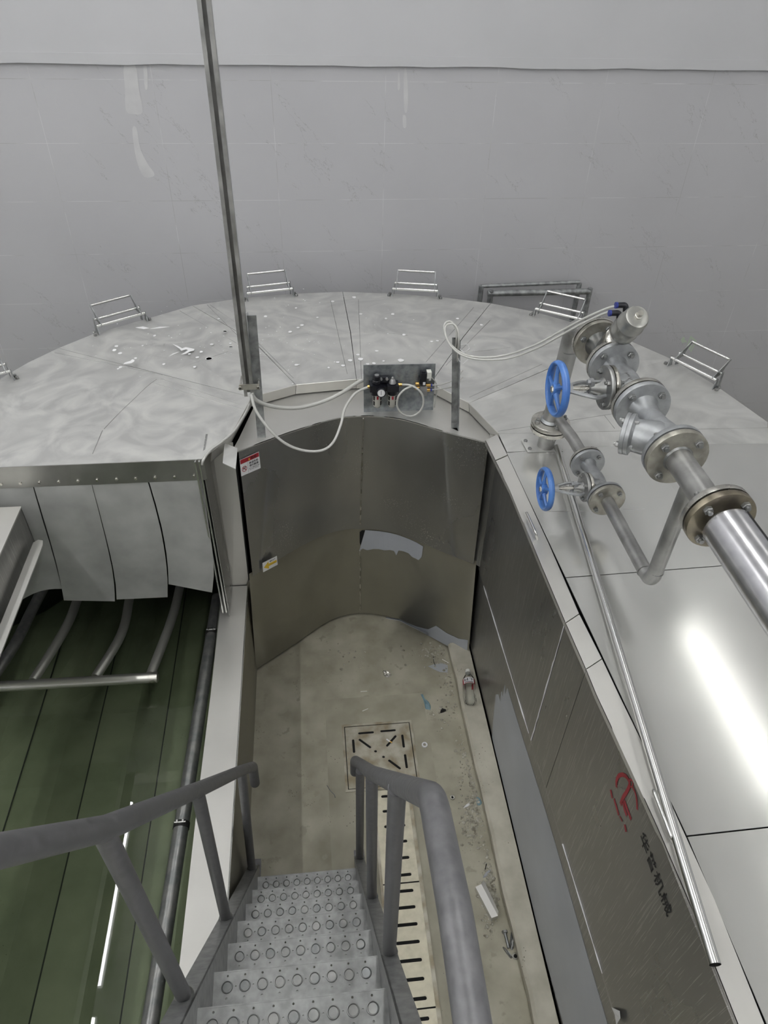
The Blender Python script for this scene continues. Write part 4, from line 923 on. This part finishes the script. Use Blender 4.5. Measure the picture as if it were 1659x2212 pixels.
obj('weld_ring', MB().lathe([(-.0015,.0235),(.0015,.0235)], (XB,1.475,ZB), (0,1,0), 20), 'cast_dark', b2_)
obj('weld_ring', MB().lathe([(-.0015,.0235),(.0015,.0235)], (XB+.004,1.425,ZB+.05), (0,0,1), 20), 'cast_dark', b2_)
# loose polished tube on the covers
a = U(1203, 965, z=1.522); b = U(1545, 2084, z=1.532); d = (b-a).normalized()
mb = MB().tube([a, a.lerp(b, .5), b], .0125, 22, caps=False); mb.tube([b, a.lerp(b, .97)], .0112, 22, 1, caps=False)
obj_t = obj('steel_tube', mb, ['polish', 'dark']); tag(obj_t, 'long polished loose tube lying along the right covers', 'tube')

# ------------------------------------------------------------------ barrier frame behind the tank
bf = thing('pipe_barrier', 'grey pipe barrier frame leaning between the tank and the tiled wall', 'barrier', (1.42, 4.19, 0))
yb_ = 4.2
Z_ = lambda px, py: U(px, py, y=yb_)
pl = Z_(1040,617); p2 = Z_(1058,622); p3 = Z_(1252,612); p4 = Z_(1271,617)
obj('post', MB().cyl((pl.x, yb_, 0), pl, .016, 14), 'galv', bf); obj('post', MB().cyl((p2.x, yb_-.04, 0), (p2.x, yb_-.04, p2.z), .018, 14), 'galv', bf)
obj('post', MB().cyl((p3.x, yb_, 0), p3, .016, 14), 'galv', bf); obj('post', MB().cyl((p4.x, yb_-.04, 0), (p4.x, yb_-.04, p4.z), .016, 14), 'galv', bf)
ra = Z_(1050,628); rb = Z_(1262,624)
obj('top_rail', MB().cyl((p2.x-.02, yb_-.04, ra.z), (p4.x, yb_-.04, rb.z), .019, 14), 'galv', bf)
obj('top_rail', MB().cyl((pl.x, yb_, ra.z+.03), (p3.x, yb_, ra.z+.045), .012, 14), 'galv', bf)
obj('lower_rail', MB().cyl((pl.x, yb_, .4), (p3.x, yb_, .4), .012, 12), 'galv', bf)
obj('hinge_pin', MB().cyl((p3.x, yb_-.03, 1.16), (p4.x+.02, yb_-.03, 1.155), .006, 8).cyl((p3.x-.05, yb_-.02, 1.17), (p3.x-.01, yb_-.02, 1.168), .006, 8), 'galv', bf)

# ------------------------------------------------------------------ drain
dz = .006
sm_ = thing('sump_cover', 'square drain sump plate with slots and brown silt', 'drain cover', (.24, 1.87, 0))
sx0, sx1, sy0, sy1 = .072, .408, 1.705, 2.045
obj('sump_frame', MB().box((sx0-.012, sy0-.012, 0), (sx1+.012, sy0, dz+.002)).box((sx0-.012, sy1, 0), (sx1+.012, sy1+.012, dz+.002)).box((sx0-.012, sy0, 0), (sx0, sy1, dz+.002)).box((sx1, sy0, 0), (sx1+.012, sy1, dz+.002)), 'sump', sm_)
obj('sump_shade_plate', MB().box((sx0, sy0, .001), (sx1, sy1, .0035)), 'dark', sm_)  # flat dark plate painted as the shade of a pit under the slots
sp2 = obj('slotted_plate', MB().box((sx0+.004, sy0+.004, .0045), (sx1-.004, sy1-.004, dz+.001)), 'sump', sm_)
cm = MB()
def slot(c, ang, L, w=.006):
    c = Vector((c[0], c[1], 0)); u = Vector((math.cos(ang), math.sin(ang), 0)); v = Vector((-u.y, u.x, 0)); P = []
    for k in range(7): a = -math.pi/2+math.pi*k/6; P.append(c+u*(L/2)+(u*math.cos(a)+v*math.sin(a))*w)
    for k in range(7): a = math.pi/2+math.pi*k/6; P.append(c-u*(L/2)+(u*math.cos(a)+v*math.sin(a))*w)
    cm.prism([p+Vector((0, 0, -.02)) for p in P], (0, 0, .06))
def zslot(a, b):
    p = U(520+a[0]/3.07, 1320+a[1]/3.07, z=dz); q = U(520+b[0]/3.07, 1320+b[1]/3.07, z=dz); d = q-p; slot((p+q)/2, math.atan2(d.y, d.x), max(.002, d.length-.01))
for a, b in (((780,812),(882,804)),((927,798),(1027,790)),((745,852),(752,940)),((784,850),(863,907)),((1030,826),(967,897)),((1071,820),(1082,905)),((1089,950),(1102,1042)),((980,988),(1060,1047)),((755,1000),(762,1080)),((890,930),(898,931)),((943,967),(951,968))): zslot(a, b)
cut(sp2, cm)
mb = MB(); c = U(520+880/3.07, 1320+890/3.07, z=dz+.0015)
P = [c+Vector((math.cos(k*math.pi/12)*(.085+.012*math.sin(5*k)), math.sin(k*math.pi/12)*(.062+.01*math.sin(3*k+1)), 0)) for k in range(24)]
# channel grates
gx0, gx1 = .195, .352
yc_ = [1.690, U(880,1908,z=0).y, U(930,2178,z=0).y, -.1]
labels = ['drain channel grate nearest the square sump plate', 'drain channel grate in the middle of the row', 'drain channel grate nearest the foot of the picture']
for i in range(3):
    ya, yb2 = yc_[i]-.003, yc_[i+1]+.003
    t = thing('channel_grate', labels[i], 'grate', ((gx0+gx1)/2, (ya+yb2)/2, 0), 'slotted grates of the drain channel')
    g = obj('slotted_plate', MB().box((gx0, yb2, .0045), (gx1, ya, .0075)), 'grate', t)
    cm = MB(); nsl = int((ya-yb2)/.0635)
    for k in range(nsl): slot(((gx0+gx1)/2, ya-.03-k*(ya-yb2-.06)/(nsl-1)), 0, .085, .0065)
    cut(g, cm)
struct('trim_3', MB().box((gx0-.012, -.2, 0), (gx0, 1.69, .009)).box((gx1, -.2, 0), (gx1+.016, 1.69, .009)).box((gx0, -.2, .003), (gx1, 1.69, .004)), ['sump'])
bpy.data.objects['trim_3'].data.materials.append(M['dark'])
for p in bpy.data.objects['trim_3'].data.polygons:
    if 12 <= p.index < 18: p.material_index = 1  # channel bed coloured dark in place of the shade below the grates

# ------------------------------------------------------------------ stair
st_ = thing('steel_stair', 'steep narrow grey steel stair with pipe handrails and dimpled treads', 'stair', (-.12, 1.0, 0))
TR = [(1.294,.12),(1.161,.326),(1.032,.532),(.898,.752),(.768,.953),(.626,1.19),(.497,1.397),(.366,1.60)]
for k, (y, z) in enumerate(TR):
    sx = (1.294-y)*.022; xl, xr_ = -.327+sx, .080+sx
    to = obj('tread', MB().box((xl, y-.165, z-.004), (xr_, y, z)), 'tread', st_)
    obj('tread_nosing', MB().box((xl, y-.002, z-.038), (xr_, y+.001, z+.0005)), 'tread', to)
    cm = MB()
    for i in range(9):
        xx = xl+.034+i*(xr_-xl-.068)/8
        for yy, r in ((y-.010,.0026),(y-.058,.0028)): cm.cyl((xx, yy, z-.02), (xx, yy, z+.02), r, 8)
        if i < 8: cm.cyl((xx+.021, y-.034, z-.02), (xx+.021, y-.034, z+.02), .0022, 8)
    cut(to, cm)
    dm = MB()
    for i in range(9):
        xx = xl+.034+i*(xr_-xl-.068)/8
        dm.lathe([(0,.0140),(.0035,.0132),(.0040,.0118),(.0012,.0104),(.0014,.003)], (xx, y-.034, z), (0, 0, 1), 18)
    obj('dimple_row', dm, 'cast_dark', to)
sl_ = Vector((0, TR[6][0]-TR[0][0], TR[6][1]-TR[0][1])).normalized(); nr = Vector((0, -sl_.z, sl_.y))
if nr.z < 0: nr = -nr
xl, xr_ = -.327, .080
XSH = lambda y: (1.294-y)*.022
for xa, xb in ((xl-.046, xl), (xr_, xr_+.040)):
    a = Vector((0, 1.39, -.02)); 
    p0 = Vector((0, TR[0][0], TR[0][1])) + nr*.032 - sl_*.10; p1 = Vector((0, TR[7][0], TR[7][1])) + nr*.032 + sl_*.12
    mb = MB(); wdt = .155
    lo = [p0, p1, p1-nr*wdt, p0-nr*wdt]
    # clip foot at the floor
    f = lambda p, q: p.lerp(q, (0-p.z)/(q.z-p.z)) if (p.z < 0) != (q.z < 0) else None
    poly = []
    for i in range(4):
        p, q = lo[i], lo[(i+1) % 4]
        if p.z >= 0: poly.append(p)
        x = f(p, q)
        if x is not None: poly.append(x)
    xi = xb-.005 if xa < 0 else xa
    mb.prism([Vector((xi+XSH(p.y), p.y, p.z)) for p in poly], (.005, 0, 0))
    top = [p0, p1]
    if p0.z < 0: top[0] = p0.lerp(p1, -p0.z/(p1.z-p0.z))
    s0, s1 = XSH(top[0].y), XSH(top[1].y)
    mb.prism([Vector((xa+s0, top[0].y, top[0].z)), Vector((xb+s0, top[0].y, top[0].z)), Vector((xb+s1, top[1].y, top[1].z)), Vector((xa+s1, top[1].y, top[1].z))], -nr*.005)
    obj('stringer', mb, 'tread', st_)
def stringer_z(y):
    p0 = Vector((0, TR[0][0], TR[0][1])) + nr*.032; return p0.z + (y-p0.y)*sl_.z/sl_.y
RL = .0185
def rail(x_b, tops, path, posts):
    ro = obj('handrail', MB().tube(path, RL, 20), 'rail', st_)
    for (y, xt, zt) in posts:
        zb = max(.0, stringer_z(y))
        xb_ = x_b+XSH(y)
        po = obj('rail_post', MB().cyl((xb_, y, zb-.004), (xt, y, zt), RL*.88, 18), 'rail', st_)
        obj('weld_ring', MB().lathe([(0,RL*1.15),(.006,RL*1.05),(.010,RL*.88)], (xb_, y, zb), (0,0,1), 16), 'cast_dark', po)
xlb = xl-.024
lp = [(1.325, U(522,1682,y=1.325)), (.876, U(428,1722,y=.876)), (.512, U(225,1800,y=.512))]
up_dir = (lp[2][1]-lp[1][1]).normalized()
cl = lambda px, py, y: U(px, py, y=y)
endp = U(541,1658,y=1.46)
pathL = fillet([U(551,1692,y=1.47), U(546,1656,y=1.455), U(522,1664,y=1.325), U(425,1707,y=.876), U(225,1790,y=.512), U(0,1838,y=.372), U(0,1838,y=.372)+Vector((-.003,-.12,.20))], .035)
rail(xlb, None, pathL, [(1.325, U(522,1668,y=1.325).x, U(522,1668,y=1.325).z), (.876, U(427,1712,y=.876).x, U(427,1712,y=.876).z), (.512, U(222,1795,y=.512).x, U(222,1795,y=.512).z)])
xrb = xr_+.021
pathR = fillet([U(767,1668,y=1.40), U(767,1643,y=1.40), U(778,1650,y=1.30), U(804,1670,y=.93), U(860,1693,y=.62), U(935,1722,y=.43), Vector((.120, .28, 2.41)), Vector((.120, .05, 2.40)), Vector((.116, -.3, 2.39))], .07, 10)
rail(xrb, None, pathR, [(1.335, U(778,1665,y=1.335).x, U(778,1665,y=1.335).z), (.93, U(803,1680,y=.93).x, U(803,1680,y=.93).z), (.60, U(858,1702,y=.60).x, U(858,1702,y=.60).z)])
# feet of the stair
obj('foot_plate', MB().box((xl-.05, 1.30, 0), (xl, 1.42, .006)), 'rail', st_); obj('foot_plate', MB().box((xr_, 1.30, 0), (xr_+.045, 1.42, .006)), 'rail', st_)

# ------------------------------------------------------------------ small things on the floor
Zf = lambda a, b, z=0.0: U(a, b, z=z)
ba = U(1017, 1519, z=.112); bb_ = U(1010.5, 1448, z=.105); L_ = (bb_-ba).length; dd = (bb_-ba).normalized(); k_ = L_/.22
bo = thing('plastic_bottle', 'clear plastic drink bottle with white cap and red label lying on the kerb', 'bottle', (ba.x, ba.y, .08))
prof = [(0,.012),(.002,.026),(.010,.0315),(.03,.032),(.04,.0305),(.05,.032),(.06,.0305),(.07,.032),(.08,.0305),(.09,.032),(.10,.0315),(.105,.032),(.15,.032),(.158,.030),(.18,.020),(.195,.0135),(.203,.0125)]
obj('bottle_body', MB().lathe([(a*k_, b) for a, b in prof], ba, dd, 28), 'bottle', bo)
obj('cap', MB().lathe([(.201*k_,.0145),(.219*k_,.0145),(.22*k_,.012)], ba, dd, 20), 'whiteplastic', bo)
lb = obj('bottle_label', MB().lathe([(.110*k_,.0326),(.148*k_,.0326)], ba, dd, 28, caps=False), 'red', bo)
side = dd.cross((EYE-ba).normalized()).normalized(); toward = side.cross(dd).normalized()
if toward.dot(EYE-ba) < 0: toward = -toward
cyl = lambda t, a, r: ba+dd*t*k_+(side*math.sin(a)+toward*math.cos(a))*r
obj('label_panel', MB().grid([[cyl(t, a, .0331) for a in (-.9,-.6,-.3,0,.3,.6,.9)] for t in (.112,.125,.14,.147)]), 'white', bo)
mb = MB(); 
for body, a0_, a1_ in (('千', .75, .12), ('日', -.1, -.72)):
    vs, fs = text_pts(body, .03); mb.add([cyl(.124+.018*v, a0_+(a1_-a0_)*u, .0335) for u, v in vs], fs)
mb.grid([[cyl(t, a, .0335) for a in (-.7,-.35,0,.35,.7)] for t in (.115,.119)])
obj('label_print', mb, 'ink', bo)
def nut(lbl, px, py, r, h, m='flange', z0=0.0, hexn=False):
    c = Zf(px, py, z0); mb = MB(); n = 6 if hexn else 24; prof = [(0, r*.55), (0, r), (h, r), (h, r*.55), (0, r*.55)]
    mb.lathe(prof, c, (0, 0, 1), n, 0, not hexn, caps=False); mb.lathe([(.0005, r*.56), (.001, r*.1)], c, (0,0,1), 12, 1)
    return tag(obj('nut', mb, [m, 'dark']), lbl, 'nut')
nut('pale round collar nut on the floor right of the sump plate', 917, 1611, .0145, .012, 'white', 0)
nut('steel hex nut lying beside the rubble near the handrail bend', 977, 1724, .0115, .009, 'flange', 0, True)
nut('bright steel ring washer at the end of the loose bolt', 1113, 2066, .013, .004, 'polish', 0)
a = Zf(1091, 2016, .009); b = Zf(1099, 2048, .007); d = (b-a).normalized()
mb = MB(); hexa(mb, a-d*.010, d, .012, .010); mb.cyl(a, b, .0065, 14); tag(obj('loose_bolt', mb, 'cast_dark'), 'loose dark hex bolt on the floor by the kerb', 'bolt')
def flatpoly(name, lbl, cat, px, m, h=.002, z=.0, zs=None):
    P = [Zf(*p, z) for p in px]; mb = MB(); mb.prism(P, (0, 0, h)); return tag(obj(name, mb, m), lbl, cat)
def lumpy(name, lbl, cat, px, m, h=.006, seed=1):
    random.seed(seed); P = spline([Zf(*p) for p in px], 4, True); c = sum(P, Vector())/len(P); rows = [P+[P[0]], [c.lerp(p, .75)+Vector((0,0,h*random.uniform(.6,1.2))) for p in P]]; rows[1].append(rows[1][0]); rows.append([c.lerp(p, .3)+Vector((0,0,h*random.uniform(.5,1.1))) for p in P]); rows[2].append(rows[2][0])
    rows.append([c+Vector((0,0,h*.8))]*(len(P)+1)); mb = MB().grid(rows, 0, True); return tag(obj(name, mb, m), lbl, cat)
s2 = lambda a, b: (900+a/7.9, 1380+b/7.9)
lumpy('rubber_strip', 'pale blue torn glove piece on the floor right of the sump', 'glove', [s2(60,935),(s2(100,935)),s2(120,1000),s2(200,1070),s2(240,1150),s2(230,1215),s2(190,1205),s2(150,1190),s2(130,1100),s2(90,1010)], 'glove', .007, 2)
lumpy('rubber_strip', 'small blue-grey rubber scrap beside the kerb below the rubble heap', 'glove', [(1029,1722),(1036,1724),(1041,1734),(1036,1740),(1030,1737)], 'glove', .006, 3)
lumpy('rubber_strip', 'narrow blue-grey plastic sliver above the steel offcut', 'glove', [(1062,1877),(1050,1884),(1043,1896),(1052,1892)], 'film', .006, 4)
lumpy('foil_scrap', 'crumpled silver foil scrap on the floor in front of the back panel', 'scrap', [(827,1449),(836,1450),(846,1458),(838,1463),(830,1460)], 'flange', .008, 5)
flatpoly('plastic_sheet', 'clear grey plastic offcut against the kerb near the back corner', 'scrap', [s2(195,470),s2(280,440),s2(430,420),s2(530,450),s2(528,575),s2(400,568),s2(300,525)], 'film', .0015)
lumpy('dark_rag', 'small dark rag scrap right of the blue glove piece', 'rag', [s2(420,1200),s2(470,1200),s2(510,1225),s2(470,1250),s2(405,1265)], 'gasket', .01, 6)
lumpy('white_chip', 'white plaster chip in the rubble near the handrail bend', 'chip', [(1001,1745),(1008,1737),(1016,1734),(1014,1740),(1006,1745)], 'white', .004, 7)
mb = MB().tube(spline([Zf(706,1696,.004), Zf(714,1708,.006), Zf(722,1716,.006), Zf(724,1723,.004)], 5), .0018, 6); tag(obj('wire_piece', mb, 'galv'), 'bent bit of grey wire left of the sump', 'wire')
mb = MB().tube([Zf(936,1418,.004), Zf(937,1430,.004), Zf(940,1437,.004)], .002, 6); tag(obj('wire_piece', mb, 'gasket'), 'short black wire near the back corner', 'wire')
for px, lbl in ((((955,1424),(969,1432)), 'thin white stick leaning against the kerb in the back corner'), (((779,1494),(793,1493)), 'thin pale stick in the middle of the trench floor'), (((783,1536),(795,1531)), 'short pale stick just above the sump plate'), (((1051,1866),(1048,1878)), 'dark twig above the blue-grey sliver')):
    mb = MB().tube([Zf(*px[0], .004), Zf(*px[1], .003)], .0022, 6); tag(obj('stick', mb, 'ink' if 'twig' in lbl else 'whiteplastic'), lbl, 'stick')
mb = MB().tube([Zf(835,1597,.013), Zf(842,1602,.013)], .004, 10, 0); mb.tube([Zf(842,1602,.013), Zf(847,1604,.013)], .004, 10, 1)
tag(obj('cigarette_butt', mb, ['white', 'brass']), 'cigarette butt with orange filter lying on the sump plate', 'cigarette')
# steel offcut: folded channel piece
s3 = lambda a, b: (1010+a/5.03, 1680+b/5.03)
A_ = Zf(*s3(85,1185), .03); B_ = Zf(*s3(150,1155), .03); C_ = Zf(*s3(330,1500), .03); D_ = Zf(*s3(262,1525), .03)
mb = MB().prism([A_, B_, C_, D_], (0, 0, -.03)); 
n_ = (B_-A_).normalized(); mb.prism([B_, Zf(*s3(175,1110), .045), Zf(*s3(335,1450), .045), C_], (0, 0, -.03))
tag(obj('steel_offcut', mb, 'cap'), 'short folded steel channel offcut on the floor by the kerb', 'offcut')
for px, lbl in (([(1086,2048),(1090,2047),(1105,2064),(1106,2070),(1100,2068)], 'grey torn strip touching the ring washer'), ([(1103,2017),(1107,2016),(1110,2046),(1104,2052),(1101,2040)], 'grey torn strip beside the loose bolt')):
    lumpy('torn_strip', lbl, 'scrap', px, 'cast_dark', .008, 8)
mb = MB().prism([U(1321,2176,x=XS-.004), U(1338,2184,x=XS-.012), U(1339,2200,x=XS-.014), U(1331,2214,x=XS-.012), U(1328,2192,x=XS-.006)], (.001, 0, 0))
tag(obj('paper_tag', mb, 'white'), 'small white paper scrap stuck in the fold of the right wall', 'paper')
# rubble, silt and crumbs: nobody could count them
random.seed(11); gm = MB()
def pebble(c, r):
    vs = []; n = 5
    prof = [(0, .0), (.3, .8), (.8, 1.0), (1.3, .6), (1.5, .0)]
    a0 = random.random()*6; sx_ = random.uniform(.7, 1.3)
    for t, q_ in prof:
        for k in range(n): a = a0+2*math.pi*k/n; rr = r*q_*random.uniform(.8, 1.15); vs.append(c+Vector((math.cos(a)*rr*sx_, math.sin(a)*rr, (t-.15)*r*.75)))
    gm.add(vs, [(i*n+k, i*n+(k+1) % n, (i+1)*n+(k+1) % n, (i+1)*n+k) for i in range(4) for k in range(n)])
for (px, py, sx_, sy_, n) in ((1020,1770,14,30,150),(1030,1700,6,50,80),(1058,1930,8,45,170),(1066,1950,6,18,70),(945,1415,20,10,60),(925,1405,15,6,30),(965,1480,12,30,60),(1000,1640,8,40,30),(960,1550,25,15,30),(790,1420,90,20,30)):
    for _ in range(int(n*1.9)):
        a = px+random.gauss(0, sx_); b = py+random.gauss(0, sy_); p = Zf(a, b)
        if p.x > kx(p.y)-.01: p.x = kx(p.y)-.012-random.random()*.02
        pebble(p, random.choice((.002,.003,.003,.004,.006,.008))*random.uniform(.6, 1.1))
tag(obj('floor_rubble', gm, 'gravel'), 'grey concrete crumbs and rubble along the kerb', 'rubble', None, 'stuff')

# pressed fold lines in the wedge covers
def onto(px, py):
    r = ray(px, py); h = BC.ray_cast(EYE, r); return h[0]
cov = [o for o in bpy.data.objects if o.name.startswith('cover_panel')]
bvs = []
for c_ in cov:
    sh_ = [k for k in c_.children if k.name.startswith('sheet')][0]; q_ = ORG[c_.name]
    bvs.append((c_, BVHTree.FromPolygons([(v.co+q_)[:] for v in sh_.data.vertices], [tuple(p.vertices) for p in sh_.data.polygons])))
def cover_at(px, py):
    for c_, b_ in bvs:
        h = b_.ray_cast(EYE, ray(px, py))
        if h[0] is not None: return c_, h[0]
    return None, None
def fold(pts, sc=1, ox=0, oy=0, w=.0016):
    P = spline([Vector((ox+a/sc, oy+b/sc, 0)) for a, b in pts], 6) if len(pts) > 2 else [Vector((ox+pts[0][0]/sc, oy+pts[0][1]/sc, 0)).lerp(Vector((ox+pts[1][0]/sc, oy+pts[1][1]/sc, 0)), k/10) for k in range(11)]
    run = []; cur = None
    def flush():
        if cur is not None and len(run) > 1: obj('fold_line', MB().tube(run, w, 6), 'pipe', cur)
    for p in P:
        c_, h = cover_at(p.x, p.y)
        if c_ is not cur: flush(); run = []; cur = c_
        if h is not None: run.append(h-Vector((0, 0, w*.45)))
    flush()
for L_ in ([(722,135),(830,610)], [(895,180),(912,640)], [(315,430),(520,635)], [(20,210),(212,405)], [(1560,225),(1285,540)], [(1655,300),(1400,560)], [(320,412),(520,388),(700,372)], [(925,368),(1080,374),(1180,388)]): fold(L_, 2.676, 440, 580)
for L_ in ([(1150,330),(1545,555)], [(1345,292),(1500,400)], [(665,1085),(840,910),(1050,740),(1460,590)], [(592,1245),(655,1095)], [(350,598),(1040,740)], [(980,792),(1560,962)], [(1030,765),(1585,948)]): fold(L_, 2.9625, 0, 560)
for L_ in ([(35,700),(430,520)], [(190,885),(820,790)], [(770,800),(825,870)], [(560,130),(420,200)], [(0,460),(260,430)]): fold(L_, 2.517, 1000, 580)
for L_ in ([(240,373),(560,365)], [(730,355),(870,352)]): fold(L_, 2.968, 1100, 980)
# dried soap drops on the far covers
random.seed(21); dm = MB()
def drop(px, py, r, k=.55, z=1.503):
    c = U(px, py, z=z); n = 9; a0 = random.random()*6
    P = [c+Vector((math.cos(a0+2*math.pi*i/n)*r*random.uniform(.8,1.2), math.sin(a0+2*math.pi*i/n)*r*random.uniform(.8,1.2), 0)) for i in range(n)]
    dm.prism(P, (0, 0, -.0015))
for a, b, r in ((870,165,11),(745,190,9),(533,227,6),(357,276,9),(657,282,6),(908,262,8),(1093,262,9),(1053,288,7),(568,326,9),(545,341,7),(500,365,9),(1157,382,9),(1467,288,7),(1605,325,8),(1000,476,8),(892,498,9),(908,523,12),(1140,530,15),(847,530,11),(775,541,8),(805,560,9),(948,551,8),(983,547,9),(1040,534,6),(722,572,6),(537,556,9),(30,521,13),(157,451,8),(125,363,9),(225,557,9),(155,432,7),(48,437,7),(1318,421,7),(1350,417,7)):
    drop(440+a/2.676, 580+b/2.676, r/1000*1.05)
for a, b, r in ((745,555,9),(733,580,10),(768,600,9),(1337,635,14),(1263,627,8),(1288,592,8),(1355,543,8),(1478,560,8),(868,632,7),(1048,670,7),(1246,688,7),(1440,462,9),(1400,380,7),(1212,605,6),(912,552,5),(990,487,7),(770,690,7),(755,700,5)):
    drop(a/2.9625, 560+b/2.9625, r/1000*1.05)
for _ in range(130): drop(random.gauss(560, 170), random.gauss(735, 40), random.uniform(.0015, .0035))
s1 = lambda a, b: U(a/2.9625, 560+b/2.9625, z=1.503)
for poly in ([(788,672),(800,660),(835,650),(845,640),(860,643),(858,655),(840,664),(815,668)], [(1103,541),(1140,555),(1165,570),(1190,562),(1245,574),(1240,584),(1215,590),(1190,604),(1160,608),(1185,594),(1205,580),(1190,575),(1160,585),(1150,572)], [(1080,622),(1105,604),(1150,590),(1110,608)], [(868,436),(915,430),(955,440),(920,446)], [(960,445),(1020,432),(1085,432),(1020,440)]):
    dm.prism([s1(*p) for p in poly], (0, 0, -.0015))
M['soap'] = mat('dried_soap', (.97,.97,.97), rough=.5)
tag(obj('soap_drops', dm, 'soap'), 'dried white soap drops and splashes scattered over the far covers', 'stain', None, 'stuff')
